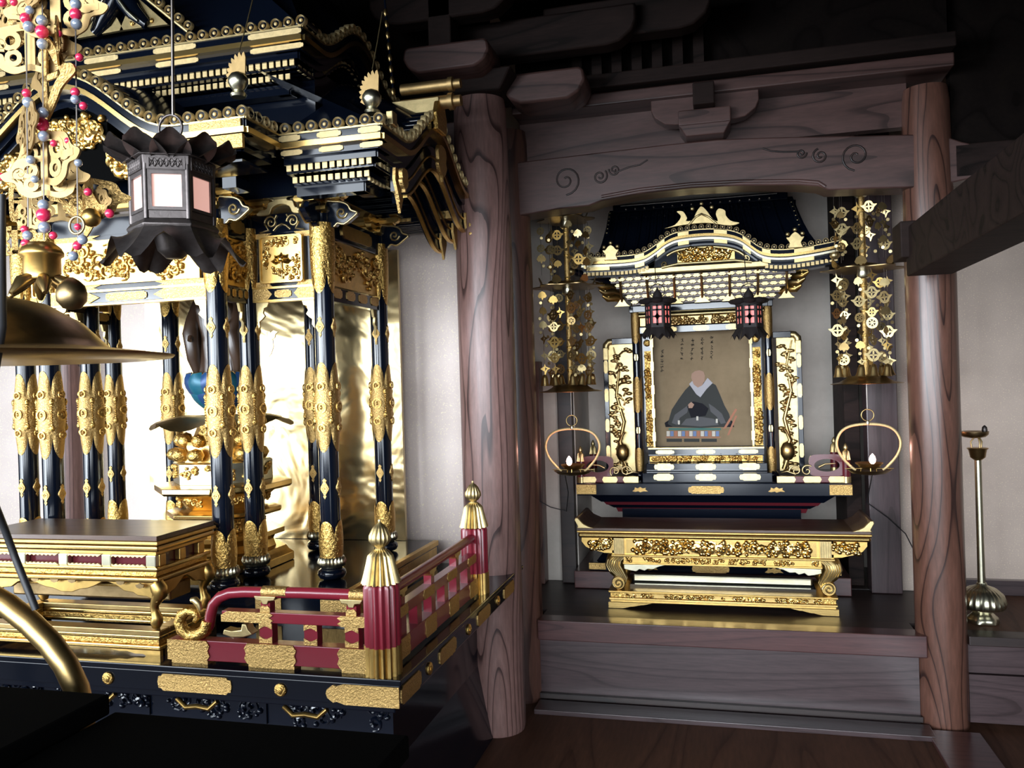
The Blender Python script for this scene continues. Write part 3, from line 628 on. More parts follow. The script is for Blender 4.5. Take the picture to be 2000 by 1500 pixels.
def bay_front(xa, xb, y):
    xa += CR * .6; xb -= CR * .6; xm = (xa + xb) / 2; wd = xb - xa
    l_ = part('lintel', MB().bx(xa, xb, y - .016, y + .016, ZL0, ZL1), 'lacquer_black', sh, smooth=0, bevel=.002)
    for q, sg in ((xa, 1), (xb, -1)):
        part('lintel_mount', MB().prism([(0, 0), (sg * wd * .26, 0), (sg * wd * .33, .02), (sg * wd * .26, .040), (0, .040)][::sg], (q, y - .016, ZL0), X_, Z_, .004), 'gold_fine', l_)
    part('lintel_mount', MB().prism(plate2d(wd * .26, .028, .4), (xm, y - .016, (ZL0 + ZL1) / 2), X_, Z_, .004), 'gold_fine', l_)
    part('lintel_bead', MB().bx(xa, xb, y - .020, y + .01, ZL1, ZL1 + .008).bx(xa, xb, y - .020, y + .01, ZL0 - .008, ZL0), 'gold', l_, smooth=0)
    part('frieze_board', MB().bx(xa, xb, y - .006, y + .012, ZP0, ZP1), 'lacquer_black', sh, smooth=0)
    for z0 in (ZP0, ZP1 - .02):
        for q, sg in ((xa, 1), (xb, -1)):
            part('frieze_mount', MB().prism([(0, 0), (sg * wd * .33, 0), (sg * wd * .28, .010), (sg * wd * .33, .02), (0, .02)][::sg], (q, y - .006, z0), X_, Z_, .004), 'gold_fine', sh)
    if wd < .4: lotus_panel(xm, y - .01, (ZP0 + ZP1) / 2, .087)
    else:
        b_ = part('frieze_panel', MB().bx(xa + .03, xb - .03, y - .02, y + .012, ZP0 + .02, ZP1 - .02), 'gold', sh, smooth=0)
        mb = MB(); scrollwork(mb, (xa + .03, y - .02, ZP0 + .02), X_, Z_, wd - .06, ZP1 - ZP0 - .04, 34, 9, .005, .035); part('scroll_relief', mb, 'gold_carved', b_)
    if wd < .4: scroll_board(xa, xb, y, ZB0, ZB1)
    else: part('scroll_board', MB().bx(xa, xb, y - .01, y + .01, ZB0, ZB1), 'lacquer_black', sh, smooth=0)
    for q, sg in ((xa, 1), (xb, -1)):        # cusped gold corner brackets under the lintel
        part('corner_bracket', MB().prism([(0, 0), (sg * .065, 0), (sg * .058, -.018), (sg * .045, -.022), (sg * .040, -.04), (sg * .048, -.052), (sg * .036, -.064), (sg * .024, -.072), (sg * .026, -.09), (sg * .016, -.105), (sg * .012, -.135), (0, -.15)][::-sg], (q, y + .004, ZL0 - .006), X_, Z_, .01), 'gold_pale', sh)
for s_ in (1, -1):
    a_, b_ = sorted((XC + s_ * hi, XC + s_ * ho)); bay_front(a_, b_, 2.773)
bay_front(XC - hi, XC + hi, 2.57)
def bay_side(x, ya, yb, sg):
    ya += CR * .6; yb -= CR * .6; d = yb - ya
    l_ = part('lintel', MB().bx(x - .016, x + .016, ya, yb, ZL0 - .012, ZL1), 'lacquer_black', sh, smooth=0)
    for k in range(4):
        part('lintel_mount', MB().prism(plate2d(d * .17, .036, .4), (x + sg * .016, ya + d * (.12 + .25 * k), (ZL0 + ZL1) / 2), Y_ * sg, Z_, .004), 'gold_fine', l_)
    b_ = part('frieze_panel', MB().bx(x - .012, x + .012, ya, yb, ZP0, ZP1 - .03), 'gold', sh, smooth=0)
    mb = MB(); scrollwork(mb, (x + sg * .012, ya if sg > 0 else yb, ZP0), Y_ * sg, Z_, d, ZP1 - ZP0 - .03, 26, 12, .006, .032)
    part('peony_relief', mb, 'gold_carved', b_)
    part('tie_beam', MB().bx(x - .022, x + .022, ya, yb, ZP1 - .03, ZB1 - .01), 'lacquer_black', sh, smooth=0, bevel=.006)
    part('tie_beam_mount', MB().prism(plate2d(d * .6, .05, .5), (x + sg * .022, (ya + yb) / 2, (ZP1 + ZB1) / 2 - .02), Y_ * sg, Z_, .006), 'gold', sh)
    part('corner_bracket', MB().prism([(0, 0), (-.05, 0), (-.04, -.03), (-.03, -.03), (-.035, -.06), (-.022, -.07), (-.026, -.10), (-.014, -.11), (-.018, -.14), (-.008, -.15), (-.010, -.18), (0, -.19)], (x - .005, yb, ZL0 - .012), Y_, Z_, .01), 'gold_pale', sh)
bay_side(XC + ho, 2.773, 3.273, 1); bay_side(XC - ho, 2.773, 3.273, 1)
bay_side(XC + hi, 2.57, 2.773, 1); bay_side(XC - hi, 2.57, 2.773, 1)
hk = W(530, 652, 2.80)
h_ = part('curtain_hook', MB().prism([(-.018, .006), (-.006, .010), (0, .004), (.012, .012), (.03, .006), (.02, -.002), (.016, -.016), (0, -.022), (-.014, -.014)], hk, X_, Z_, .006), 'gold_pale', sh)
part('hook_wire', MB().tube([hk + Vector((.004, .003, -.02)), hk + Vector((.006, .003, -.05)), hk + Vector((-.004, .003, -.075)), hk + Vector((-.014, .003, -.085))], .0016, 5), 'wire', h_)
# beam noses beside the column heads: black tongue with a gold rimmed curl
def nose_mesh():
    o_ = [(0, -.045), (.03, -.04), (.045, -.028), (.07, -.034), (.105, -.012), (.122, .004), (.098, .014), (.086, .034), (.062, .046), (.03, .05), (0, .046)]
    o_ = [o_[0]] + sm(o_, 3)[3:-3] + [o_[-1]]
    mb_ = MB(); mb_.mi = 0; mb_.prism(o_, (0, .012, 0), X_, Z_, .024)
    mb_.mi = 1; mb_.tube([(a_, -.013, b_) for a_, b_ in o_[1:-1]], .0045, 6)
    mb_.tube([(a_, -.013, b_) for a_, b_ in spiral(.06, .008, .024, 1.4, 3.6, 1, 14)], .004, 6)
    return mb_.mesh('beam_nose', ['lacquer_black', 'gold_pale'])
me_nose = nose_mesh()
for x, y in ((XC + ho, 2.773), (XC + ho, 3.273), (XC + hi, 2.57)):
    inst('beam_nose', me_nose, sh, (x + CR * .7, y, 2.13))
inst('beam_nose', me_nose, sh, (XC + ho, 2.773 - CR * .7, 2.13), (0, 0, -pi / 2))
# bracket complexes
def bracket_mesh():
    mb_ = MB()
    mb_.frustum((-.026, .026, -.026, .026, 0), (-.036, .036, -.036, .036, .018)).bx(-.036, .036, -.036, .036, .018, .036)
    for rz in (0, 1):
        for lv, (L_, z) in enumerate(((.19, .026), (.25, .070))):
            o_ = [(a_, b_) for a_, b_ in boat(L_, .034)]
            mb_.prism(o_, (0, .014, z) if not rz else (-.014, 0, z), X_ if not rz else Y_, Z_, .028)
            for q in (-1, 0, 1):
                cx, cy = ((q * L_ * .4, 0) if not rz else (0, q * L_ * .4))
                mb_.frustum((cx - .016, cx + .016, cy - .016, cy + .016, z + .034), (cx - .022, cx + .022, cy - .022, cy + .022, z + .044)).bx(cx - .022, cx + .022, cy - .022, cy + .022, z + .044, z + .052)
    return mb_.mesh('bracket_complex', 'gold')
me_br = bracket_mesh()
ZBR = 2.155
for x, y in cols: inst('bracket_complex', me_br, sh, (x, y, ZBR - .015), None, (.85, .85, .72))
def kaerumata(xc, y, z, s_=1):
    o_ = [(-.10, 0), (-.085, .02), (-.06, .022), (-.05, .045), (-.03, .05), (-.02, .062), (0, .066), (.02, .062), (.03, .05), (.05, .045), (.06, .022), (.085, .02), (.10, 0), (.05, 0), (.035, .025), (0, .036), (-.035, .025), (-.05, 0)]
    part('frog_leg_strut', MB().prism(sm([(a_ * s_, b_ * s_) for a_, b_ in o_], 3), (xc, y + .01, z), X_, Z_, .02), 'gold_pale', sh, bevel=.002)
for s_ in (1, -1): kaerumata(XC + s_ * (hi + ho) / 2, 2.765, ZB1 - .004)
kaerumata(XC, 2.56, ZB1 - .004, 1.6)
part('wall_plate', MB().bx(XC - ho - .05, XC + ho + .05, 2.72, 3.32, 2.205, 2.30), 'lacquer_black', sh, smooth=0)
part('wall_plate', MB().bx(XC - hi - .05, XC + hi + .05, 2.50, 2.72, 2.205, 2.30), 'lacquer_black', sh, smooth=0)
# ---- eaves -------------------------------------------------------------
me_tile = tile_end_mesh('tile_end', .0185, .09)
me_raf = MB(); me_raf.mi = 0; me_raf.bx(-.009, .009, .004, .20, -.011, .011); me_raf.mi = 1; me_raf.bx(-.010, .010, 0, .006, -.012, .012)
me_raf = me_raf.mesh('rafter', ['lacquer_black', 'gold_leaf'], 0)
def sample(path, pitch):
    pts = [Vector(p_) for p_ in path]; out_ = []; acc = pitch * .5
    for a_, b_ in zip(pts, pts[1:]):
        L_ = (b_ - a_).length
        while acc <= L_: out_.append(a_ + (b_ - a_) * (acc / L_)); acc += pitch
        acc -= L_
    return out_
def trim(path, d0, d1):      # shorten a path at both ends so that stepped eave layers mitre at the corners
    def cut(P, d):
        P = [Vector(p_) for p_ in P]
        while d > 0 and len(P) > 1:
            L_ = (P[1] - P[0]).length
            if L_ > d: P[0] = P[0] + (P[1] - P[0]) * (d / L_); break
            d -= L_; P.pop(0)
        return P
    return cut(cut(path, d0)[::-1], d1)[::-1]
def eave(path, nrm, rot, tiles=True, rafters=True, k=1.0, plates=(), boards=True, mit=(0, 0)):
    nx, ny = nrm
    tr_ = lambda i: trim(path, max(0, i) * mit[0], max(0, i) * mit[1])
    for nm, mat, i0, dep, z0, z1 in (('eave_band', 'lacquer_black', 0, .10, -.014, .014), ('eave_strip', 'gold_polished', -.010, .06, -.032, -.014), ('eave_band', 'lacquer_black', .012, .10, -.056, -.032),
                                     ('eave_band', 'lacquer_black', .028, .10, -.078, -.056)):
        part(nm, MB().sweep(tr_((i0 + .006) * k), nrm, i0 * k, dep * k, z0 * k, z1 * k), mat, sh, 30)
    if boards:
        part('soffit_board', MB().sweep(tr_(.050 * k), nrm, .045 * k, .3 * k, -.104 * k, -.096 * k), 'lacquer_black', sh, 30)
        part('eave_purlin', MB().sweep(tr_(.115 * k), nrm, .11 * k, .05 * k, -.165 * k, -.130 * k), 'lacquer_black', sh, 30)
    if tiles:
        for p_ in sample(path, .0475 * k): inst('tile_end', me_tile, sh, p_ + Vector((0, 0, .034 * k)), (0, 0, rot), (k, k, k))
        part('tile_lip', MB().sweep(path, nrm, -.004, .02, .012 * k, .018 * k), 'gold_pale', sh, 30)
    if rafters:
        for p_ in sample(tr_(.04 * k), .0262 * k):
            inst('rafter', me_raf, sh, p_ + Vector((-nx * .036 * k, -ny * .036 * k, -.087 * k)), (0, 0, rot), (k * .85, k, k * .82))
        for p_ in sample(tr_(.08 * k), .0262 * k):
            inst('rafter', me_raf, sh, p_ + Vector((-nx * .075 * k, -ny * .075 * k, -.117 * k)), (0, 0, rot), (k * .85, k, k * .82))
    L = [Vector(p_) for p_ in path]
    for f0, f1 in plates:
        n_ = len(L) - 1; a_, b_ = L[0] + (L[-1] - L[0]) * f0, L[0] + (L[-1] - L[0]) * f1
        ax = (b_ - a_).normalized(); ln = (b_ - a_).length
        up_ = Z_ if abs(ax.z) < .2 else Z_
        for zz, hh, ii in ((0, .020, 0), (-.044, .018, .012)):
            o3 = (a_ + b_) / 2 + Vector((-nx * ii * k, -ny * ii * k, zz * k))
            t_ = -.004 if ax.cross(up_).dot(Vector((nx, ny, 0))) < 0 else .004
            part('eave_mount', MB().prism(plate2d(ln, hh * k, .6), o3, ax, up_, t_), 'gold_leaf', sh)
def roof_skin(path, inner, name='roof_slope'):
    n_ = len(path); mb_ = MB(); v_ = [Vector(p_) + Vector((0, 0, .014)) for p_ in path] + [Vector(p_) for p_ in inner]
    mb_.add(v_, [(i, i + 1, n_ + i + 1, n_ + i) for i in range(n_ - 1)])
    return part(name, mb_, 'lacquer_black', sh)
EZ = 2.328; WX = -1.03; VX = -1.393; VX2 = 2 * XC - VX; WX2 = 2 * XC - WX
def kara(t): # undulating gable profile, t in -1..1, peak 1 at 0
    t = abs(t); return .5 + .5 * cos(pi * min(1, t * 1.02))
EY0, EYB = 2.47, 3.56
eave([(VX, EY0, EZ), (WX, EY0, EZ)], (0, -1), 0, plates=((.0, .22), (.38, .62), (.78, 1)), mit=(0, 1))
eave([(WX2, EY0, EZ), (VX2, EY0, EZ)], (0, -1), 0, plates=((.0, .3), (.7, 1)), mit=(1, 0))
eave([(VX, 2.27, EZ), (VX, EY0, EZ)], (1, 0), pi / 2, tiles=True, rafters=False, mit=(1, 0))
eave([(VX2, EY0, EZ), (VX2, 2.27, EZ)], (-1, 0), -pi / 2, tiles=False, rafters=False)
# undulating porch front
KW = .42
kpath = []
for i in range(41):
    x = VX2 + (VX - VX2) * i / 40; t = (x - XC) / KW
    kpath.append((x, 2.27, EZ + (.205 * kara(t) if abs(t) < 1 else 0)))
eave(kpath, (0, -1), 0, rafters=False, boards=False, mit=(1, 1))
roof_skin(kpath, [(p_[0], 2.75, p_[2] + .12) for p_ in kpath])
for s_ in (1, -1):
    xa = XC + s_ * .43; xb = XC + s_ * .665
    part('eave_mount', MB().bx(min(xa, xb), max(xa, xb), 2.262, 2.275, EZ - .078, EZ - .036), 'gold_fine', sh, smooth=0)
    part('eave_mount', MB().bx(XC + s_ * .57 - .09, XC + s_ * .57 + .09, 2.262, 2.27, EZ - .013, EZ + .011), 'gold_fine', sh, smooth=0)
# gold arch and carved gable board under the undulating porch
for q, (dz, rr, mat) in enumerate(((-.125, .010, 'gold_pale'), (-.15, .006, 'gold'))):
    part('gable_arch', MB().tube([(p_[0], 2.30 + .01 * q, p_[2] + dz - .10 * (1 - kara((p_[0] - XC) / KW)) * .6) for p_ in kpath if abs(p_[0] - XC) < .40], rr, 8), mat, sh)
mb = MB(); mb.mi = 1; mb.bx(XC - .36, XC + .36, 2.301, 2.308, EZ - .13, EZ - .03).bx(XC - .15, XC + .15, 2.301, 2.308, EZ - .03, EZ + .10); mb.mi = 0  # near-black backing, shade of the hollow behind the carving put into colour
for s_ in (1, -1):
    scrollwork(mb, (XC + s_ * .25 - .11, 2.30, EZ - .13), X_, Z_, .22, .13, 30, 20 + s_, .007, .035)
scrollwork(mb, (XC - .15, 2.30, EZ - .02), X_, Z_, .30, .12, 30, 24, .007, .04)
part('gable_carving', mb, ['gold', 'void_wood'], sh)
part('rainbow_beam', MB().bx(XC - hi, XC + hi, 2.50, 2.55, 2.16, 2.20), 'gold', sh, smooth=0, bevel=.004)
# side eaves with an undulating gable
def side_path(x, z, y0, y1, yc, hgt, kw, n=36):
    return [(x, y0 + (y1 - y0) * i / n, z + (hgt * kara((y0 + (y1 - y0) * i / n - yc) / kw) if abs(y0 + (y1 - y0) * i / n - yc) < kw else 0)) for i in range(n + 1)]
sp_ = side_path(WX, EZ, EY0, EYB, 3.02, .17, .36)
eave(sp_, (1, 0), pi / 2, rafters=False, mit=(1, 0))
for p_ in sample(trim(sp_, .09, 0), .030):
    inst('rafter', me_raf, sh, p_ + Vector((-.045, 0, -.090)), (0, 0, pi / 2), (.85, 1.6, .85))
    inst('rafter', me_raf, sh, p_ + Vector((-.085, 0, -.125)), (0, 0, pi / 2), (.85, 1.4, .85))
roof_skin(sp_, [(p_[0] - .45, p_[1], p_[2] + .25) for p_ in sp_])
sp2 = side_path(WX2, EZ, EY0, EYB, 3.02, .17, .36)
eave(sp2, (-1, 0), -pi / 2, tiles=False, rafters=False)
roof_skin(sp2, [(p_[0] + .45, p_[1], p_[2] + .25) for p_ in sp2])
for s_, xa, xb in ((1, VX, WX), (-1, WX2, VX2)):
    roof_skin([(xa, EY0, EZ), (xb, EY0, EZ)], [(xa, 2.8, EZ + .2), (xb - s_ * .3, 2.8, EZ + .25)])
part('roof_core', MB().bx(XC - .68, XC + .68, 2.72, 3.5, 2.30, 2.66), 'lacquer_black', sh, smooth=0)
# bargeboards hanging below the side gable, with beads and a back tie beam
bb = [p_ for p_ in sp_ if abs(p_[1] - 3.02) < .40]
for q, (i0, za, zb) in enumerate(((.018, -.165, -.082), (.075, -.205, -.12), (.13, -.245, -.16))):
    g_ = part('bargeboard', MB().sweep(bb[5 * q:], (1, 0), i0, .018, za, zb), 'lacquer_black', sh, 30)
    bb2 = bb[3 + 5 * q:]
    part('bargeboard_bead', MB().sweep(bb2, (1, 0), i0 - .006, .016, za - .010, za), 'gold', g_, 30)
    part('bargeboard_bead', MB().sweep(bb2, (1, 0), i0 - .004, .010, (za + zb) / 2, (za + zb) / 2 + .007), 'gold', g_, 30)
    for e_, yy in ((0, bb[5 * q]), (1, bb[-1])):
        part('bargeboard_tip', MB().prism([(-.03, .05), (.03, .05), (.036, .01), (.014, -.03), (0, -.06), (-.014, -.03), (-.036, .01)], Vector(yy) + Vector((-i0 + .004, 0, (za + zb) / 2 - .02)), Y_, Z_, .010), 'gold_fine', g_)
tb = part('tie_beam', MB().bx(-1.335, -1.075, 3.32, 3.37, 2.205, 2.262), 'lacquer_black', sh, smooth=0, bevel=.004)
for x0, x1 in ((-1.337, -1.26), (-1.15, -1.073)):
    part('tie_beam_mount', MB().bx(x0, x1, 3.315, 3.374, 2.203, 2.264), 'gold_fine', tb, smooth=0)
def gegyo(y, z, s_):
    o_ = [(-.03, .06), (-.05, .03), (-.042, 0), (-.052, -.02), (-.03, -.05), (-.012, -.06), (0, -.085), (.012, -.06), (.03, -.05), (.052, -.02), (.042, 0), (.05, .03), (.03, .06)]
    part('drop_ornament', MB().prism(sm([(a_ * s_, b_ * s_) for a_, b_ in o_], 3), (WX + .004, y, z), Y_, Z_, .016), 'gold_fine', sh, bevel=.003)
gegyo(3.02, 2.36, .95); gegyo(2.62, 2.20, .55); gegyo(3.42, 2.16, .8)
# ridge stub with stacked tiles and cylinders at the side gable
part('ridge_stub', MB().bx(WX - .40, WX + .02, 2.99, 3.05, 2.53, 2.60), 'gold_pale', sh, smooth=0, bevel=.003)
for dy, dz, rr in ((0, .10, .022), (0, .035, .026)):
    part('ridge_roll', MB().lathe([(rr, -.14), (rr, .05), (rr * 1.25, .052), (rr * 1.25, .07), (rr * .8, .072), (rr * .8, .10)], 14, (WX, 3.02 + dy, 2.55 + dz), ax='x'), 'brass_matte', sh)
part('ridge_mask', MB().prism([(-.05, -.06), (.05, -.06), (.06, 0), (.035, .05), (.0, .075), (-.035, .05), (-.06, 0)], (WX + .002, 3.02, 2.53), Y_, Z_, .02), 'gold_carved', sh, bevel=.004)
part('corner_ridge', MB().bx(VX + .36, WX + .22 - .2, 2.52, 2.56, 2.355, 2.40), 'gold_pale', sh, smooth=0, bevel=.003)
# flame jewels on the eave corners
def flame_jewel(p_, label_=None):
    mb_ = MB(); mb_.lathe([(.022, 0), (.026, .008), (.016, .02), (.024, .03), (.031, .045), (.031, .058), (.022, .072), (.006, .080)], 20, p_)
    j_ = part('jewel', mb_, 'silver_gilt', sh)
    o_ = [(.018, .0)]
    for i in range(9):        # comb of curved flame tongues leaning left
        a_ = radians(62 + i * 15)
        for R_, da in ((.050 + .003 * (8 - i), 0), (.088 - .0035 * i, 9), (.082 - .0035 * i, 14)):
            o_.append((R_ * cos(a_ + radians(da)) * .72 - .002, .022 + R_ * sin(a_ + radians(da)) * 1.05))
    o_.append((-.03, .0))
    part('flame', MB().prism(o_, p_ + Vector((0, .014, .035)), X_, Z_, .006), 'brass_matte', j_)
    p0 = p_ + Vector((0, .012, .15)); 
    part('chain', MB().tube([p0, p0 + Vector((0, .05, .11)), p0 + Vector((0, .10, .23))], .002, 5), 'gold_pale', j_)
flame_jewel(W(727, 222, 2.52)); flame_jewel(W(466, 190, 2.32)); flame_jewel(W(168, 330, 2.62))
# ---- upper tier
UZ = 2.715; UX = -1.34; UX2 = 2 * XC - UX; UY = 2.55
upath = [(UX2, UY, UZ), (UX, UY, UZ)]
eave(upath, (0, -1), 0, plates=((.06, .16), (.40, .50), (.60, .72), (.86, 1)), mit=(1, 1))
us = side_path(UX, UZ, UY, 3.52, 3.02, .15, .34)
eave(us, (1, 0), pi / 2, rafters=False, mit=(1, 0))
for p_ in sample(trim(us, .06, 0), .034): inst('rafter', me_raf, sh, p_ + Vector((-.05, 0, -.095)), (0, 0, pi / 2), (.85, 1.4, .85))
roof_skin(us, [(p_[0] - .35, p_[1], p_[2] + .35) for p_ in us]); roof_skin(upath, [(UX2 + .3, 2.9, UZ + .5), (UX - .3, 2.9, UZ + .5)])
part('roof_core', MB().bx(XC - .55, XC + .55, 2.80, 3.5, 2.55, 3.1), 'lacquer_black', sh, smooth=0)
for s_ in (1, -1):    # triangular gable: curved black bargeboard, gold field with bosses
    base = Vector((XC + s_ * .31, 2.58, UZ + .045))
    a_ = [W(238, 62, 2.58), W(332, 50, 2.58), W(266, -8, 2.58)]
    o_ = [(q.x - a_[0].x, q.z - a_[0].z) for q in a_]
    org = a_[0] if s_ > 0 else Vector((2 * XC - a_[0].x, a_[0].y, a_[0].z))
    t_ = part('gable_field', MB().prism(o_ if s_ > 0 else [(-x_, z_) for x_, z_ in o_][::-1], org, X_, Z_, .012), 'gold_pale', sh)
    if s_ > 0:
        part('field_boss', MB().ball(W(268, 20, 2.565), .012, 8, (1, .5, 1)).ball(W(258, 45, 2.565), .010, 8, (1, .5, 1)).ball(W(295, 40, 2.565), .010, 8, (1, .5, 1)), 'gold_carved', t_)
    pts = [W(238, -60, 2.57), W(232, -20, 2.57), W(222, 10, 2.57), W(206, 40, 2.57), W(186, 66, 2.57)]
    if s_ < 0: pts = [Vector((2 * XC - q.x, q.y, q.z)) for q in pts]
    part('bargeboard', MB().tube(pts, [.045, .045, .042, .036, .02], 8), 'lacquer_black', sh)
    part('bargeboard_bead', MB().tube([q + Vector((-.01, -.043, 0)) for q in pts], .006, 6), 'silver_gilt', sh)
    q0, q1 = W(278, -10, 2.56), W(368, 62, 2.56)
    if s_ < 0: q0.x, q1.x = 2 * XC - q0.x, 2 * XC - q1.x
    part('gable_bead', MB().tube([q0, q1], .008, 6), 'gold_pale', sh)
    for p_ in sample([q0 + Vector((s_ * .012, 0, .012)), q1 + Vector((s_ * .012, 0, .012))], .05): inst('tile_end', me_tile, sh, p_, (0, 0, 0), (.9, .9, .9))
# hanging bead rope beside the upper roof
ro = solo('bead_rope', MB().tube([W(750, -20, 2.9), W(757, 60, 2.9), W(768, 180, 2.9)], .004, 6), 'lacquer_black', 'thin rope of gold beads hanging right of the upper roof', 'rope')
me_bd = MB().lathe([(.004, -.014), (.0085, -.006), (.0085, .006), (.004, .014)], 8).mesh('bead', 'brass')
for k in range(8): inst('bead', me_bd, ro, W(753 + k * 2.1, 25 + k * 22, 2.9))
# ================================================================== gold offering table in front of the large shrine
tx1 = -1.700; tx0 = 2 * XC - tx1; ty0, ty1 = 2.205, 2.515
ot = thing('offering_table', 'long gold offering table with brown top and openwork sides before the large shrine', 'table', (XC, 2.36, PZ))
part('table_top', MB().bx(tx0 + .006, tx1 - .006, ty0 + .006, ty1 - .006, 1.046, 1.062), 'wood_top', ot, smooth=0, bevel=.002)
part('top_molding', MB().bx(tx0, tx1, ty0, ty1, 1.033, 1.046), 'gold', ot, smooth=0, bevel=.004)
part('top_molding', MB().bx(tx0 + .004, tx1 - .004, ty0 + .004, ty1 - .004, 1.012, 1.031), 'gold_polished', ot, smooth=0, bevel=.007)
def tier(name, ins, z0, z1, mat='gold', bev=.002):
    return part(name, MB().bx(tx0 + ins, tx1 - ins, ty0 + ins, ty1 - ins, z0, z1), mat, ot, smooth=0, bevel=bev)
tier('cove', .022, 1.000, 1.012)
tier('frieze_core', .040, .962, 1.000, 'lacquer_maroon', 0)
for k in range(5):
    x = tx1 - .040 - k * .1635
    part('frieze_post', MB().bx(x - .018, x + .018, ty0 + .018, ty0 + .04, .962, 1.000), 'silver_gilt', ot, smooth=0, bevel=.004)
    if k < 4:
        for z, sg in ((1.0, -1), (.962, 1)):
            n_ = 8; wl = .1275
            o_ = [(0, 0)] + [(wl * (i + .5 * j) / n_, sg * (.0045 if j else .009)) for i in range(n_) for j in (0, 1)] + [(wl, 0)]
            part('frieze_lace', MB().prism(o_[::-1] if sg < 0 else o_, (x - .018 - wl, ty0 + .026, z), X_, Z_, .006), 'gold_leaf', ot)
for k in range(3):
    y = ty0 + .05 + k * .10
    part('frieze_post', MB().bx(tx1 - .04, tx1 - .018, y - .016, y + .016, .962, 1.000), 'gold', ot, smooth=0, bevel=.004)
tier('molding', .014, .948, .962, 'gold_polished', .005)
tier('carved_band', .024, .932, .948, 'gold_carved', .002)
tier('molding', .012, .914, .931, 'gold_polished', .006)
# cusped apron on the front and right side
def apron(L_, o3, ux, name='apron', h0=.05):
    o_ = [(0, 0), (0, -.060), (.03, -.052), (.06, -.048), (.09, -.040), (.12, -.036), (.15, -.020), (.18, -.006)]
    full = [(0, 0)] + [(a_, b_) for a_, b_ in o_[1:]]
    hl = L_ / 2; pts = [(0, 0)]; sc_ = hl / .19 if hl < .19 else 1
    pts += [(a_ * sc_, b_) for a_, b_ in o_[1:]] + [(L_ - a_ * sc_, b_) for a_, b_ in o_[1:][::-1]] + [(L_, 0)]
    return part(name, MB().prism(pts[::-1], o3, ux, Z_, .012), 'gold', ot, bevel=.002)
Lw = tx1 - tx0 - .028; half_ = [(0, -.062), (.035, -.052), (.05, -.046), (.085, -.043), (.10, -.034), (.135, -.030), (.16, -.014), (.205, .0), (.215, -.004), (.245, -.018), (.27, -.026), (.30, -.030), (.33, -.040)]
po = [(0, .004)] + half_ + [(Lw - a_, b_) for a_, b_ in half_[::-1]] + [(Lw, .004)]
part('apron', MB().prism(po[::-1], (tx0 + .014, ty0 + .028, .914), X_, Z_, -.012), 'gold', ot, bevel=.002)
apron(ty1 - ty0 - .03, (tx1 - .028, ty0 + .015, .914), Y_)
for k, (u, v_) in enumerate(((106, 1133), (140, 1134), (235, 1138), (273, 1145), (68, 1131))):
    p_ = W(u, v_, ty0 + .014)
    part('apron_leaf', MB().prism([(-.012, -.004), (0, -.008), (.012, -.004), (.016, .004), (.006, .006), (0, .010), (-.006, .006), (-.016, .004)], (p_.x, ty0 + .017, p_.z), X_, Z_, .004), 'brass_old', ot)
def cab(x, y, sx):
    pts = [(x, y, .912), (x + sx * .010, y, .893), (x + sx * .012, y, .878), (x, y, .862), (x - sx * .010, y, .842), (x - sx * .008, y, .822), (x - sx * .001, y, .806), (x - sx * .003, y, .790), (x - sx * .006, y, .772)]
    part('leg', MB().tube(pts, [.022, .026, .024, .018, .014, .013, .017, .020, .012], 10), 'gold', ot)
for sx, x in ((1, tx1 - .03), (-1, tx0 + .03)):
    for y in (ty0 + .03, ty1 - .03): cab(x, y, sx)
part('stretcher', MB().bx(tx0 + .06, tx1 - .05, ty0 + .12, ty1 - .08, .832, .885), 'brass_old', ot, smooth=0, bevel=.006)
part('stretcher_rail', MB().bx(tx0 + .04, tx1 - .04, ty0 + .07, ty1 - .06, .885, .897), 'gold_polished', ot, smooth=0, bevel=.004)
def frame_tier(name, ins, z0, z1, mat, bev, wd=.055):
    for q in ((tx0 + ins, tx1 - ins, ty0 + ins, ty0 + wd), (tx0 + ins, tx1 - ins, ty1 - wd, ty1 - ins), (tx0 + ins, tx0 + wd, ty0 + wd, ty1 - wd), (tx1 - wd, tx1 - ins, ty0 + wd, ty1 - wd)):
        part(name, MB().bx(*q, z0, z1), mat, ot, smooth=0, bevel=bev)
frame_tier('base_board', .004, .752, .770, 'brass', .003)
frame_tier('base_molding', .010, .738, .752, 'gold_polished', .004)
frame_tier('base_carved', .016, .722, .738, 'gold_carved', .002)
frame_tier('base_molding', .006, .708, .722, 'gold_polished', .004)
part('foot_apron', MB().prism([(0, 0), (0, -.018), (.06, -.018), (.075, -.010), (.10, -.014), (.13, -.004), (.18, 0)][::-1], (tx1 - .006 - .18, ty0 + .02, .708), X_, Z_, .012), 'gold', ot) if False else None
mbf = MB(); mbf.prism([(0, 0), (-.19, 0), (-.15, -.006), (-.12, -.005), (-.09, -.012), (-.06, -.012), (-.05, -.018), (0, -.018)], (tx1 - .006, ty0 + .02, .708), X_, Z_, .014)
part('foot_apron', mbf, 'gold', ot)
part('foot', MB().bx(tx1 - .045, tx1 - .006, ty0 + .03, ty1 - .01, .69, .708), 'brass_old', ot, smooth=0)
part('foot', MB().bx(tx0 + .006, tx0 + .045, ty0 + .03, ty1 - .01, .69, .708), 'brass_old', ot, smooth=0)
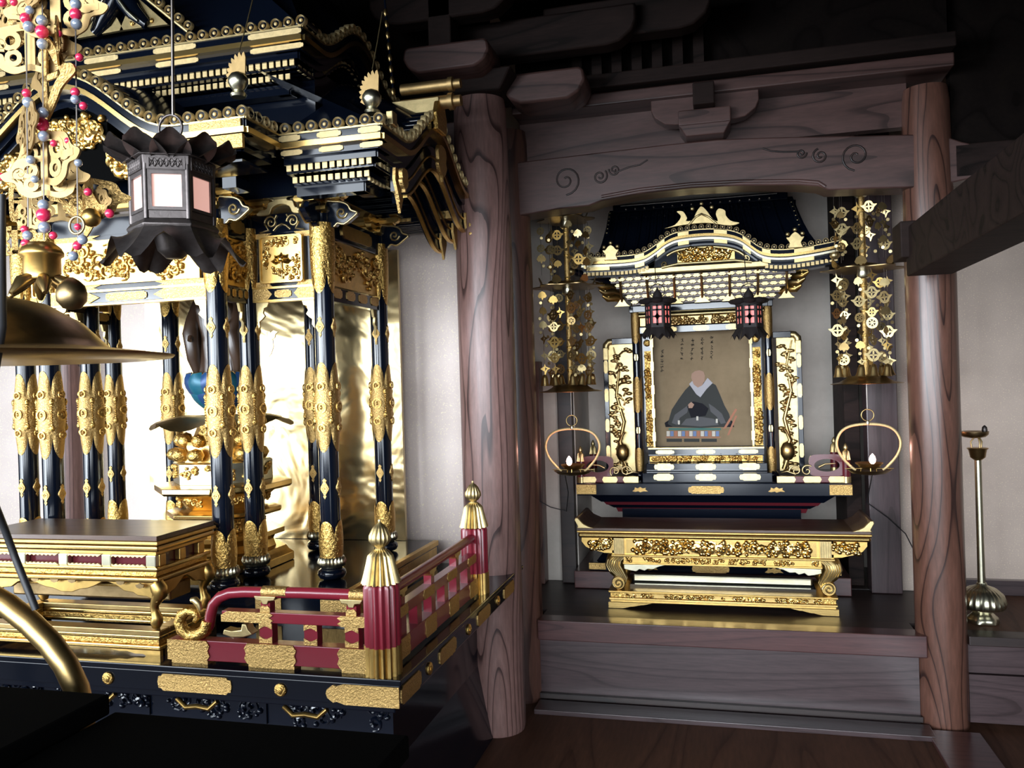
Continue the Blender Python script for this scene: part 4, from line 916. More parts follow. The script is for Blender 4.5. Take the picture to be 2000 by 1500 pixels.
# a pair of fluted gold curls between table and platform railing (censer foot seen behind the rail)
# ================================================================== pedestal and statue inside the large shrine
PXc, PYc = XC + .09, 2.98
pe = thing('gold_pedestal', 'tall carved gold pedestal with blue lotus inside the large shrine', 'pedestal', (PXc, PYc, SZ))
def octo(name, prof, mat, n=8, smooth=20):
    mb_ = MB().lathe(prof, n, (PXc, PYc, 0)); 
    c_ = Vector((PXc, PYc, 0)); R_ = Matrix.Rotation(pi / 8, 3, 'Z')
    mb_.v = [R_ @ (v_ - c_) + c_ for v_ in mb_.v]
    return part(name, mb_, mat, pe, smooth=smooth, bevel=.002)
octo('base_tier', [(.27, SZ), (.27, SZ + .03), (.25, SZ + .045), (.24, SZ + .06)], 'gold')
octo('base_tier', [(.20, SZ + .06), (.19, SZ + .09), (.20, SZ + .11), (.235, SZ + .115), (.235, SZ + .135)], 'gold_polished')
t_ = octo('neck', [(.15, SZ + .135), (.155, SZ + .20)], 'gold')
octo('plate_tier', [(.22, SZ + .20), (.225, SZ + .208), (.225, SZ + .222), (.20, SZ + .23)], 'gold_polished')
t2 = octo('bowl_tier', [(.145, SZ + .23), (.19, SZ + .28), (.215, SZ + .30)], 'gold')
octo('plate_tier', [(.262, SZ + .30), (.27, SZ + .308), (.27, SZ + .328), (.23, SZ + .335)], 'gold_polished')
t3 = octo('drum', [(.195, SZ + .335), (.195, SZ + .415), (.185, SZ + .42)], 'silver_gilt')
octo('lion_tier', [(.17, SZ + .42), (.16, SZ + .47), (.165, SZ + .50)], 'gold_polished')
for tt, rr, z0, z1, sd in ((t_, .143, SZ + .14, SZ + .195, 1), (t2, .172, SZ + .245, SZ + .295, 2), (t3, .181, SZ + .35, SZ + .41, 3)):
    mb = MB()
    for k in range(8):
        a_ = -pi / 2 + k * pi / 4; n_ = Vector((cos(a_), sin(a_), 0)); t__ = Vector((-sin(a_), cos(a_), 0)); wd = rr * .72
        o3 = Vector((PXc, PYc, z0)) + n_ * (rr + .001) - t__ * wd / 2
        mb.bx(PXc - .02, PXc + .02, PYc - .02, PYc + .02, z0, z1) if k == 0 else None
        scrollwork(mb, o3, t__, Z_, wd, z1 - z0, 5, 70 + sd * 10 + k, .004, .016)
    part('scroll_relief', mb, 'gold_carved', tt)['kind'] = 'stuff'
mb = MB()
def skirt(a_, b_):
    ph = 2 * pi * a_; r = .10 + .17 * b_ + .02 * sin(6 * ph) * b_; return Vector((PXc + r * cos(ph), PYc + r * sin(ph), SZ + .60 - .035 * b_ * b_ + .018 * cos(6 * ph) * b_))
part('cloth_canopy', MB().grid(skirt, 48, 6, True), 'brass', pe)
octo('lion_tier', [(.12, SZ + .50), (.10, SZ + .55), (.105, SZ + .59)], 'gold_carved')
mb = MB()
for k in range(7):
    a_ = -pi / 2 + (k - 3) * .5
    mb.ball((PXc + .18 * cos(a_), PYc + .18 * sin(a_), SZ + .45), .035, 8, (1, 1, .8)).ball((PXc + .16 * cos(a_), PYc + .16 * sin(a_), SZ + .505), .028, 8)
part('wave_carving', mb, 'gold_carved', pe)
def petal_mesh(mat):
    def fn(a_, b_):
        x = (a_ - .5) * 2; wd = .055 * sin(pi * (.12 + .80 * b_)) ** .8
        return Vector((x * wd, -(.03 + .085 * sin(b_ * pi * .62)) + .016 * x * x, .125 * b_ - .004 * (1 - x * x)))
    mb_ = MB(); mb_.mi = 0; mb_.grid(fn, 8, 8); mb_.mi = 1
    mb_.tube([fn(0, j / 8) for j in range(9)], .0014, 4); mb_.tube([fn(1, j / 8) for j in range(9)], .0014, 4)
    mb_.tube([fn(i / 8, 1) for i in range(9)], .0014, 4)
    return mb_.mesh('lotus_petal', [mat, 'gold'])
pmA, pmB = petal_mesh('petal_blue'), petal_mesh('petal_teal')
lz = W(430, 800, PYc).z
lb = part('lotus_seat', MB().lathe([(.05, SZ + .59), (.045, lz - .01), (.055, lz), (.065, lz + .06), (.06, lz + .10)], 20, (PXc, PYc, 0)), 'petal_teal', pe)
for ring_, (n_, sc_, dz) in enumerate(((12, 1.0, 0.015), (12, 1.22, 0.0), (10, 1.05, -.02))):
    for k in range(n_):
        link('lotus_petal', pmA if (k + ring_) % 2 else pmB, lb, Vector((PXc, PYc, lz + dz)) - OFF[lb], (0, 0, 2 * pi * (k + .5 * ring_) / n_), (sc_, sc_, sc_))
# standing statue, dark wood, mostly behind columns and lantern
sz = lz + .09
mb = MB()
def body(a_, b_):
    ph = 2 * pi * a_; z = b_
    prof = [(0, .075), (.06, .080), (.25, .070), (.42, .074), (.55, .085), (.68, .092), (.78, .078), (.81, .050), (.835, .032), (.86, .034), (.90, .045), (.95, .046), (.985, .030), (1.0, .004)]
    for (z0, r0), (z1, r1) in zip(prof, prof[1:]):
        if z0 <= z <= z1: r = r0 + (r1 - r0) * (z - z0) / (z1 - z0); break
    fold = 1 + (.06 * sin(9 * ph + 3 * z) if z < .76 else 0)
    return Vector((PXc + r * fold * cos(ph) * (1.15 if z < .8 else 1), PYc + r * fold * sin(ph) * .75, sz + .47 * z))
st = solo('standing_statue', MB().grid(body, 40, 60, True), 'statue_wood', 'dark wooden standing robed statue behind the hanging lantern', 'statue', base=(PXc, PYc, sz))
for s_ in (1, -1):
    part('sleeve', MB().tube([(PXc + s_ * .085, PYc, sz + .35), (PXc + s_ * .105, PYc - .02, sz + .27), (PXc + s_ * .09, PYc - .06, sz + .22), (PXc + s_ * .10, PYc - .03, sz + .12), (PXc + s_ * .085, PYc - .01, sz + .02)], [.028, .032, .034, .028, .012], 10), 'statue_wood', st)
    part('hand', MB().tube([(PXc + s_ * .085, PYc - .06, sz + .23), (PXc + s_ * .075, PYc - .09, sz + .26 if s_ > 0 else sz + .19)], [.013, .010], 8), 'statue_wood', st)
part('topknot', MB().ball((PXc, PYc, sz + .475), .022, 10), 'statue_wood', st)
# ================================================================== hanging bronze lantern
LX = W(337, 390, 1.75); LXc, LYc = LX.x, 1.75 + .10
kL = LYc / 1.75
def zl(v): return W(337, v, LYc).z
LXc = W(337, 390, LYc).x
la = thing('hanging_lantern', 'dark bronze hexagonal hanging lantern with lotus petal roof and lit paper panes', 'lantern', (LXc, LYc, zl(520)))
HR = .092 * kL
def hexa(name, prof, mat, bev=.002):
    mb_ = MB().lathe(prof, 6, (LXc, LYc, 0)); c_ = Vector((LXc, LYc, 0)); R_ = Matrix.Rotation(radians(-92), 3, 'Z')
    mb_.v = [R_ @ (v_ - c_) + c_ for v_ in mb_.v]
    return part(name, mb_, mat, la, smooth=20, bevel=bev)
H0 = radians(-92)
part('hanging_rod', MB().tube([W(336, -60, LYc), W(338, 225, LYc)], .0042, 8), 'wire', la)
part('ring', MB().tube([Vector((LXc, LYc, zl(250))) + Vector((.034 * cos(a_), 0, .034 * sin(a_))) for a_ in [2 * pi * i / 24 for i in range(24)]], .0035, 6, closed=True), 'bronze_dark', la)
part('knob', MB().lathe([(.030, zl(300)), (.036, zl(288)), (.030, zl(274)), (.016, zl(264)), (.004, zl(258))], 18, (LXc, LYc, 0)), 'bronze_dark', la)
rt = zl(322)
hexa('roof', [(HR * 1.25, rt), (HR * .9, rt + .025), (.03, rt + .045)], 'bronze_dark')
def petal(a_, b_):
    x = (a_ - .5) * 2; wd = .042 * kL * sqrt(max(0, 1 - ((b_ - .55) / .56) ** 2)) + .004
    return Vector((x * wd, -(.05 + .100 * b_) * kL, .012 + .042 * b_ ** 1.6 - .012 * x * x * (1 - b_) + .01 * cos(3 * x) * b_))
pm = MB().grid(petal, 8, 8).mesh('roof_petal', 'bronze_dark')
for k in range(12): inst('roof_petal', pm, la, (LXc, LYc, rt - .012), (0, 0, 2 * pi * k / 12 + .1))
hexa('lattice_frame', [(HR * 1.06, zl(350)), (HR * 1.06, zl(348)), (HR * 1.10, rt), (HR * 1.1, rt + .004)], 'bronze_dark', .001)
z0, z1 = zl(348), zl(328)
hexa('bottom_frame', [(HR * 1.04, zl(440)), (HR * 1.04, zl(424)), (HR * .98, zl(422))], 'bronze_dark')
for k in range(6):
    a0 = H0 + k * pi / 3; a1 = a0 + pi / 3
    p0 = Vector((LXc + HR * cos(a0), LYc + HR * sin(a0), 0)); p1 = Vector((LXc + HR * cos(a1), LYc + HR * sin(a1), 0))
    part('corner_bar', MB().tube([p0 + Vector((0, 0, zl(440))), p0 + Vector((0, 0, zl(326)))], .0075, 6), 'bronze_dark', la)
    ux = (p1 - p0).normalized(); L_ = (p1 - p0).length; nn = ux.cross(Z_)
    za, zb = zl(424), zl(350)
    part('paper_pane', MB().prism([(.008, 0), (L_ - .008, 0), (L_ - .008, zb - za), (.008, zb - za)], p0 + Vector((0, 0, za)) - nn * .004, ux, Z_, .002), 'lamp_paper', la)
    fr = MB(); fr.ring([(.004, 0), (L_ - .004, 0), (L_ - .004, zb - za), (.004, zb - za)], [(.014, .008), (L_ - .014, .008), (L_ - .014, zb - za - .008), (.014, zb - za - .008)], p0 + Vector((0, 0, za)), ux, Z_, .005)
    part('pane_frame', fr, 'bronze_dark', la)
    lt = MB(); lt.ring([(.004, 0), (L_ - .004, 0), (L_ - .004, z1 - z0 + .006), (.004, z1 - z0 + .006)], [(.010, .005), (L_ - .010, .005), (L_ - .010, z1 - z0 + .001), (.010, z1 - z0 + .001)], p0 * 1.0 + Vector((0, 0, z0)) + nn * HR * .055, ux, Z_, .004)
    for q in range(6):       # geometric openwork: crossing bars and small rings
        c_ = p0 + ux * (L_ * (.16 + .136 * q)) + Vector((0, 0, (z0 + z1) / 2 + .003)) + nn * (HR * .055 + .002); hz_ = (z1 - z0) * .46
        for sg in (-1, 1): lt.tube([c_ + ux * (-.0065) - Z_ * hz_ * sg, c_ + ux * .0065 + Z_ * hz_ * sg], .0014, 4)
        lt.tube([c_ + ux * (.005 * cos(2 * pi * i / 10)) + Z_ * (.005 * sin(2 * pi * i / 10)) for i in range(10)], .0012, 4, closed=True)
    part('lattice', lt, 'bronze_dark', la)
    part('lattice_paper', MB().prism([(.004, 0), (L_ - .004, 0), (L_ - .004, z1 - z0), (.004, z1 - z0)], p0 + Vector((0, 0, z0)) + nn * HR * .03, ux, Z_, .001), 'lamp_paper', la)
    # flaring skirt leaf with scalloped edge
    a_m = a0 + pi / 6
    m_ = Vector((cos(a_m), sin(a_m), 0))
    def sk(a_, b_, p0=p0, p1=p1, m_=m_, ux=ux, L_=L_):
        x = (a_ - .5) * 2; base_ = p0 + (p1 - p0) * a_
        flare = .075 * kL * b_ ** 1.2
        c0 = Vector((LXc, LYc, 0)); rad = (base_ - c0)
        r_ = c0 + rad * (1 + flare / HR)
        edge = .03 * abs(x) ** 1.4 * b_ - .022 * cos(1.5 * pi * x) * (b_ ** 3)
        return Vector((r_.x, r_.y, zl(440) - .080 * kL * b_ - edge + .02 * b_ * b_))
    part('skirt_leaf', MB().grid(sk, 10, 6), 'bronze_dark', la)
hexa('skirt_collar', [(HR * 1.12, zl(456)), (HR * 1.16, zl(450)), (HR * 1.05, zl(440))], 'bronze_dark')
part('inner_cup', MB().lathe([(.02, zl(505)), (.04, zl(490)), (.05, zl(460))], 16, (LXc, LYc, 0)), 'bronze_dark', la)
bl = bpy.data.lights.new('lantern_bulb', 'POINT'); bl.energy = .6; bl.color = (1, .7, .55); bl.shadow_soft_size = .02
link('lantern_bulb', bl, la, Vector((LXc, LYc, zl(390))) - OFF[la])
# ================================================================== SMALL SHRINE in the alcove
XZ = -.085
zu = thing('small_shrine', 'small black and gold shrine with undulating gable holding a portrait scroll', 'shrine', (XZ, 4.7, .485))
sh_main, sh = sh, zu
part('foot_slab', MB().bx(-.72, .55, 4.42, 5.02, .486, .53), 'lacquer_black', zu, smooth=0, bevel=.004)
for x0, x1 in ((-.722, -.63), (.46, .552)):
    part('corner_mount', MB().bx(x0, x1, 4.414, 4.44, .492, .528), 'gold_fine', zu, smooth=0, bevel=.002)
part('gold_mount', MB().prism(plate2d(.19, .038, .5), (XZ, 4.42, .508), X_, Z_, .005), 'gold_fine', zu)
def leafmount(x, y, z, s_=1):
    o_ = [(-.045, -.008), (-.03, -.012), (-.01, -.008), (0, -.014), (.02, -.008), (.045, -.010), (.03, .002), (.034, .012), (.015, .008), (0, .016), (-.015, .008), (-.03, .014), (-.032, .002)]
    part('leaf_mount', MB().prism([(a_ * s_, b_ * s_) for a_, b_ in o_], (x, y, z), X_, Z_, .005), 'gold_fine', zu)
leafmount(-.40, 4.42, .508); leafmount(.23, 4.42, .508)
part('waist', MB().bx(-.55, .38, 4.56, 5.0, .53, .80), 'lacquer_black', zu, smooth=0)
for z0, z1, h0, h1, mat in ((.53, .58, .60, .56, 'lacquer_black'), (.78, .805, .49, .50, 'lacquer_maroon'), (.805, .826, .51, .54, 'lacquer_black'), (.826, .845, .545, .56, 'lacquer_maroon'), (.845, .895, .57, .63, 'lacquer_black')):
    part('waist_molding', MB().frustum((XZ - h0, XZ + h0, 4.42 + .64 - h0, 5.02, z0), (XZ - h1, XZ + h1, 4.42 + .64 - h1, 5.02, z1)), mat, zu, smooth=0)
DY = 4.36
part('deck', MB().bx(-.765, .605, DY, 5.02, .896, .962), 'lacquer_black', zu, smooth=0, bevel=.004)
for x0, x1 in ((-.767, -.66), (.50, .607)):
    part('corner_mount', MB().bx(x0, x1, DY - .005, DY + .03, .903, .955), 'gold_fine', zu, smooth=0, bevel=.002)
part('gold_mount', MB().prism(plate2d(.18, .040, .5), (XZ - .01, DY, .928), X_, Z_, .005), 'gold_fine', zu)
leafmount(-.43, DY, .928, .9); leafmount(.25, DY, .928, .9)
# front steps with gold mounts
for k, (y, z0, z1, xa, xb) in enumerate(((4.39, .962, 1.012, -.42, .235), (4.46, 1.012, 1.055, -.405, .215), (4.53, 1.055, 1.09, -.40, .205))):
    b_ = part('step', MB().bx(xa, xb, y, 4.75, z0, z1), 'lacquer_black', zu, smooth=0, bevel=.003)
    if k < 2:
        for x in (-.31, -.095, .125):
            part('step_mount', MB().prism(plate2d(.105, .036, .6), (x, y, (z0 + z1) / 2 + .003), X_, Z_, .004), 'gold_pale', b_)
mb = MB().bx(-.39, .195, 4.522, 4.53, 1.058, 1.088); scrollwork(mb, (-.39, 4.522, 1.058), X_, Z_, .585, .03, 34, 31, .005, .016)
part('carved_riser', mb, 'gold_carved', zu)
b_ = part('sill', MB().bx(-.40, .205, 4.56, 4.75, 1.09, 1.122), 'lacquer_black', zu, smooth=0)
for x in (-.31, -.095, .125): part('sill_mount', MB().prism(plate2d(.10, .022, .6), (x, 4.56, 1.106), X_, Z_, .004), 'gold_pale', b_)
part('sill_bead', MB().bx(-.40, .205, 4.555, 4.60, 1.122, 1.130), 'gold_pale', zu, smooth=0)
# corner railings
for sg, xo, xi in ((-1, -.745, -.44), (1, .585, .255)):
    yv = DY + .035; xa, xb = min(xo, xi), max(xo, xi)
    r_ = part('bottom_rail', MB().bx(xa, xb, yv - .012, yv + .012, .963, .994), 'lacquer_maroon', zu, smooth=0, bevel=.002)
    L_ = xb - xa
    for f0, f1 in ((0, .25), (.40, .62), (.76, 1)):
        part('rail_mount', MB().prism([(L_ * f0, 0), (L_ * f1, 0), (L_ * f1 + (.008 if f1 < 1 else 0), .015), (L_ * f1, .03), (L_ * f0, .03), (L_ * f0 - (.008 if f0 > 0 else 0), .015)], (xa, yv - .012, .9635), X_, Z_, .004), 'gold_pale', r_)
    # maroon end panel with oval hole
    x0 = xo + (-sg) * .02; w_ = .17
    oc = lambda a_, b_, n=24: [(a_ * (abs(cos(t)) ** .4) * (1 if cos(t) > 0 else -1), b_ * (abs(sin(t)) ** .4) * (1 if sin(t) > 0 else -1)) for t in [2 * pi * i / n + .13 for i in range(n)]]
    part('rail_panel', MB().ring(oc(.085, .055), circ(1, 24, .058, .034) if False else [(.060 * cos(2 * pi * i / 24 + .13), .032 * sin(2 * pi * i / 24 + .13)) for i in range(24)], (xo - sg * .09, yv + .006, 1.048), X_, Z_, .014), 'lacquer_maroon', zu)
    for q in (0, 1):          # S-shaped gold scrolls
        cx = xo - sg * (.185 + .055 * q)
        sp_ = spiral(0, 0, .030, 1.25, (pi / 2 if q else 2.4), sg if q else -sg, 18)
        part('rail_scroll', MB().tube([(cx + a_, yv - .014, 1.022 + b_) for a_, b_ in sp_], [.003 + .0022 * i / 18 for i in range(19)], 6), 'gold_pale', zu)
    part('rail_tail', MB().tube([(xo - sg * .13, yv - .014, 1.04), (xo - sg * .10, yv - .014, 1.055), (xo - sg * .05, yv - .014, 1.058)], [.007, .005, .002], 6), 'gold_pale', zu)
    part('rail_tail', MB().tube([(xo - sg * .24, yv - .014, 1.005), (xo - sg * .28, yv - .014, 1.02), (xo - sg * .31, yv - .014, 1.012)], [.006, .005, .002], 6), 'gold_pale', zu)
    for yy in (yv, 4.84):
        mb_ = MB().lathe([(.020, .99), (.020, 1.075)], 32, (xo, yy, 0), flute=.12, k=12)
        n_ = part('newel_post', mb_, 'lacquer_maroon', zu, 50)
        part('base_sleeve', MB().lathe([(.021, .962), (.021, .992)], 32, (xo, yy, 0), flute=.12, k=12), 'gold_pale', n_, 50)
        part('petal_cap', MB().lathe([(.021, 1.075), (.018, 1.09), (.015, 1.115), (.009, 1.122)], 32, (xo, yy, 0), flute=.3, k=12), 'gold_pale', n_, 50)
        part('finial', MB().lathe([(.006, 1.12), (.011, 1.128), (.012, 1.137), (.006, 1.15), (.001, 1.158)], 20, (xo, yy, 0)), 'gold_pale', n_)
    part('side_rail', MB().tube([(xo, yv + .02, 1.05), (xo, 4.82, 1.05)], .007, 8), 'lacquer_maroon', zu)
# columns
CX = (-.452, .243); CY = 4.60
for x in CX:
    c_ = part('column', MB().lathe([(.021, .962), (.021, 1.93)], 20, (x, CY, 0)), 'lacquer_black', zu)
    part('base_disc', MB().lathe([(.026, .962), (.036, .97), (.036, .985), (.025, 1.0)], 20, (x, CY, 0)), 'lacquer_black', c_)
    for z0, z1, A0, A1 in ((1.0, 1.13, 0, .02), (1.32, 1.52, .03, .03), (1.70, 1.92, .03, 0)):
        m_ = lobed(z0, z1, .0225, .0225, .003, A0, A1, 32, 8); m_.v = [v_ + Vector((x, CY, 0)) for v_ in m_.v]
        part('gold_sleeve', m_, 'gold_fine', c_)
    for z in (1.225, 1.625):
        part('mount', MB().prism([(a_ * .8, b_ * 1.35) for a_, b_ in plate2d(.028, .034, .5)], (x, CY - .019, z), X_, Z_, .005), 'gold_pale', c_)
# side wing panels with carved pine on gold ground
for sg, xa, xb in ((-1, -.645, -.478), (1, .270, .415)):
    yv = 4.68; z0, z1 = .99, 1.738
    xo = xa if sg < 0 else xb; xi = xb if sg < 0 else xa
    part('wing_back', MB().bx(xa + .02, xb - .004, yv, yv + .012, z0, z1 - .02), 'gold_pale', zu, smooth=0)
    fr = part('wing_frame', MB().bx(min(xo, xo - sg * .028), max(xo, xo - sg * .028), yv - .02, yv + .02, z0, z1 - .05), 'lacquer_black', zu, smooth=0, bevel=.003)
    part('wing_frame', MB().bx(xa + (.05 if sg < 0 else 0), xb - (.05 if sg > 0 else 0), yv - .02, yv + .02, z1 - .034, z1), 'lacquer_black', zu, smooth=0, bevel=.003)
    pts = [(xo - sg * .014, yv, z1 - .06), (xo - sg * .016, yv, z1 - .035), (xo - sg * .032, yv, z1 - .018), (xo - sg * .06, yv, z1 - .016)]
    part('wing_corner', MB().tube(pts, .019, 8), 'gold_pale', zu)
    part('wing_corner', MB().bx(min(xo, xo - sg * .029), max(xo, xo - sg * .029), yv - .022, yv + .022, z1 - .12, z1 - .05), 'gold_pale', zu, smooth=0, bevel=.003)
    for z in (1.10, 1.25, 1.42, 1.58):
        part('frame_mount', MB().prism([(b_, a_) for a_, b_ in plate2d(.075, .022, .5)][::-1], (xo - sg * .014, yv - .02, z), X_, Z_, .004), 'gold_pale', fr)
    rn = random.Random(5 + sg); mb = MB(); xm = (xa + xb) / 2 - sg * .004
    tr_ = [(xm - sg * .03, yv - .01, 1.0), (xm + sg * .015, yv - .016, 1.12), (xm - sg * .02, yv - .016, 1.27), (xm + sg * .02, yv - .014, 1.42), (xm, yv - .012, 1.56), (xm + sg * .03, yv - .01, 1.69)]
    mb.tube(tr_, [.014, .012, .011, .009, .007, .004], 6)
    hw = abs(xb - xa) / 2 - .034
    for q in range(26):
        z = 1.03 + q * .0255; x = xm + rn.uniform(-hw, hw)
        i_ = min(4, int((z - 1.0) / .15)); xt = tr_[i_][0]
        mb.tube([(xt, yv - .012, z - .025), ((x + xt) / 2, yv - .02, z - .004), (x, yv - .016, z)], .0055, 5)
        for w_ in range(3): mb.ball((x + rn.uniform(-.016, .016), yv - .014, z + rn.uniform(-.012, .012)), rn.uniform(.009, .016), 7, (1.3, .6, .7))
    part('pine_carving', mb, 'brass', zu)
    if True:   # crane standing at the foot of the panel
        mb = MB(); c_ = Vector((xm - sg * .01, yv - .05, 1.10))
        mb.ball(c_, .042, 10, (.9, .8, 1.25)); mb.tube([c_ + Vector((0, 0, .02)), c_ + Vector((sg * .012, -.005, .06)), c_ + Vector((-sg * .004, -.005, .10)), c_ + Vector((-sg * .016, -.008, .115))], [.014, .008, .007, .009], 8)
        mb.tube([c_ + Vector((0, 0, -.02)), c_ + Vector((0, 0, -.10))], .004, 5)
        mb.ball(c_ + Vector((0, 0, -.105)), .028, 8, (1, .8, .4))
        part('crane_carving', mb, 'brass', zu)
# inner jambs, portrait scroll
for x0, x1 in ((-.424, -.372), (.155, .212)):
    j_ = part('jamb', MB().bx(x0, x1, 4.66, 4.70, 1.122, 1.775), 'lacquer_black', zu, smooth=0)
    mb = MB().bx(x0 + .010, x1 - .006, 4.656, 4.66, 1.13, 1.66); scrollwork(mb, (x0 + .010, 4.656, 1.13), X_, Z_, x1 - x0 - .016, .53, 26, 40, .006, .016)
    part('jamb_carving', mb, 'gold_carved', j_)
    part('jamb_boss', MB().ball(((x0 + x1) / 2, 4.655, 1.705), .020, 12, (1, .5, 1)), 'gold_carved', j_)
    xe = x1 if x0 < 0 else x0
    part('jamb_bead', MB().bx(xe - .005, xe + .005, 4.645, 4.665, 1.125, 1.775), 'gold_pale', j_, smooth=0)
    for k in range(5): part('jamb_mount', MB().bx(xe - .009, xe + .009, 4.642, 4.668, 1.16 + k * .13, 1.21 + k * .13), 'gold_pale', j_, smooth=0)
part('inner_wall', MB().bx(-.46, .25, 4.735, 4.76, 1.09, 1.90), 'wood_dark', zu, smooth=0)
# ---- eaves and bracket mass
kz = .72
pxk = [(1136, 517), (1190, 515), (1232, 512), (1258, 506), (1278, 494), (1298, 479), (1318, 469), (1345, 464), (1385, 461), (1420, 463), (1445, 470), (1466, 484), (1484, 496), (1505, 501), (1540, 501), (1590, 494), (1640, 484)]
kp = []
src = [W(u, v_, 4.25) for u, v_ in pxk]
for i in range(len(src) - 1):
    p0_, p1_, p2_, p3_ = src[max(i - 1, 0)], src[i], src[i + 1], src[min(i + 2, len(src) - 1)]
    for j in range(4):
        t = j / 4
        kp.append(tuple(.5 * ((2 * p1_) + (p2_ - p0_) * t + (2 * p0_ - 5 * p1_ + 4 * p2_ - p3_) * t * t + (3 * p1_ - p0_ - 3 * p2_ + p3_) * t ** 3)))
kp.append(tuple(src[-1])); kp = [(a_, 4.25, c_ + .024) for a_, b_, c_ in kp]
eave(kp, (0, -1), 0, rafters=False, k=kz, boards=False)
part('eave_strip', MB().sweep(kp, (0, -1), -.012, .03, -.040, -.030), 'silver_gilt', zu)
me_den = MB().bx(-.0075, .0075, 0, .08, -.0085, .0085).mesh('dentil', 'gold_leaf', 0)
flat = [[p_ for p_ in kp if p_[0] < -.34], [p_ for p_ in kp if p_[0] > .21]]
for fl in flat:
    for p_ in sample(fl, .0215): inst('dentil', me_den, zu, p_ + Vector((0, .03, -.070)))
    part('dentil_bed', MB().sweep(fl, (0, -1), .05, .10, -.088, -.050), 'lacquer_black', zu)
for k in range(17):           # gold mounts along the undulating band
    i_ = 2 + k * 4
    if i_ + 3 < len(kp) and k % 2 == 0:
        part('eave_mount', MB().sweep(kp[i_ - 1:i_ + 3], (0, -1), -.004, .01, -.010, .012), 'gold_pale', zu)
        part('eave_mount', MB().sweep(kp[i_ - 1:i_ + 3], (0, -1), .002, .01, -.056, -.036), 'gold_pale', zu)
# gable under the arch: carved field, moldings
arch = [p_ for p_ in kp if -.32 < p_[0] < .19]
part('gable_field', MB().prism([(p_[0], p_[2] - .05) for p_ in arch] + [(.19, 2.075), (-.32, 2.075)], (0, 4.31, 0), X_, Z_, .01), 'lacquer_black', zu)
part('gable_molding', MB().tube([(p_[0] * .96 - .003, 4.288, p_[2] - .072) for p_ in arch if -.27 < p_[0] < .15], .008, 6), 'gold_pale', zu)
mb = MB().bx(-.20, .08, 4.289, 4.30, 2.085, 2.13); scrollwork(mb, (-.22, 4.289, 2.08), X_, Z_, .31, .085, 34, 77, .006, .022); part('gable_carving', mb, 'gold_polished', zu)
part('gable_sill', MB().tube([(-.28, 4.275, 2.068), (-.2, 4.275, 2.082), (.08, 4.275, 2.082), (.16, 4.275, 2.068)], .007, 6), 'gold_pale', zu)
for sg in (-1, 1):
    part('gable_vine', MB().tube([(XZ + .02 + sg * (.20 + a_), 4.278, 2.085 + b_) for a_, b_ in spiral(0, 0, .018, 1.3, 0, sg, 12)], .003, 5), 'gold_pale', zu)
part('head_beam', MB().bx(-.40, .24, 4.29, 4.36, 2.045, 2.072), 'gold_pale', zu, smooth=0, bevel=.003)
me_bb = MB().prism([(-.019, .010), (-.019, .006), (-.012, .001), (-.006, -.002), (0, .001), (.006, -.002), (.012, .001), (.019, .006), (.019, .010)], (0, .05, 0), X_, Z_, .06).bx(-.012, .012, -.004, .04, .010, .0165).mesh('bracket_arm', 'gold_pale', 0)
for row in range(5):
    z = 2.018 - row * .0275; xa = -.555 + .024 * row; xb = .378 - .024 * row; n_ = int((xb - xa) / .0425)
    y = 4.33 + .030 * row
    part('bracket_core', MB().bx(xa + .005, xb - .005, y + .020, y + .10, z - .006, z + .0215), 'bronze_dark', zu, smooth=0)  # dark core puts the shade between bracket rows into its colour
    for k in range(n_ + 1):
        inst('bracket_arm', me_bb, zu, (xa + (xb - xa) * (k + .5) / (n_ + 1), y, z))
for k in range(7):
    x = -.50 + k * .138
    part('tail_rafter', MB().tube([(x, 4.325, 2.04), (x, 4.36, 1.97), (x, 4.42, 1.90)], .007, 5), 'brass_old', zu)
    part('bracket_tip', MB().prism([(-.04, 0), (.04, 0), (.025, .012), (.012, .032), (0, .042), (-.012, .032), (-.025, .012)], (x, 4.41, 1.893), X_, Z_, .01), 'gold_pale', zu)
# animal-head beam ends splaying at both sides
for sg, xo in ((-1, -.50), (1, .30)):
    for q in range(4):
        p0 = Vector((xo + sg * .02 * q, 4.46 + .02 * q, 1.93 + .035 * q))
        mb = MB().tube([p0, p0 + Vector((sg * .04, -.03, .012)), p0 + Vector((sg * .075, -.06, .006)), p0 + Vector((sg * .10, -.075, .022))], [.016, .020, .017, .006], 7)
        mb.ball(p0 + Vector((sg * .07, -.06, .016)), .013, 7)
        part('beast_head', mb, 'brass' if q % 2 else 'gold', zu)
    part('hip_rafter', MB().bx(-.02, .02, 0, .3, -.014, .014) if False else MB().tube([Vector((xo, 4.52, 2.02)), Vector((xo + sg * .24, 4.27, 2.075))], .02, 6), 'lacquer_black', zu)
    part('hip_tip', MB().ball((xo + sg * .245, 4.262, 2.074), .026, 10, (1, 1, .8)), 'gold_pale', zu)
part('entablature', MB().bx(-.48, .27, 4.55, 4.70, 1.868, 1.905), 'lacquer_black', zu, smooth=0, bevel=.003)
part('entablature', MB().bx(-.45, .24, 4.44, 4.62, 1.86, 1.895), 'lacquer_black', zu, smooth=0, bevel=.003)
part('lintel_bead', MB().tube([(-.43, 4.575, 1.85), (.225, 4.575, 1.85)], .010, 8), 'gold_pale', zu)
mb = MB().bx(-.425, .215, 4.586, 4.595, 1.795, 1.838); scrollwork(mb, (-.425, 4.586, 1.795), X_, Z_, .64, .043, 44, 91, .006, .02); part('transom_carving', mb, 'brass', zu)
l_ = part('lintel', MB().bx(-.43, .22, 4.578, 4.61, 1.752, 1.79), 'lacquer_black', zu, smooth=0, bevel=.003)
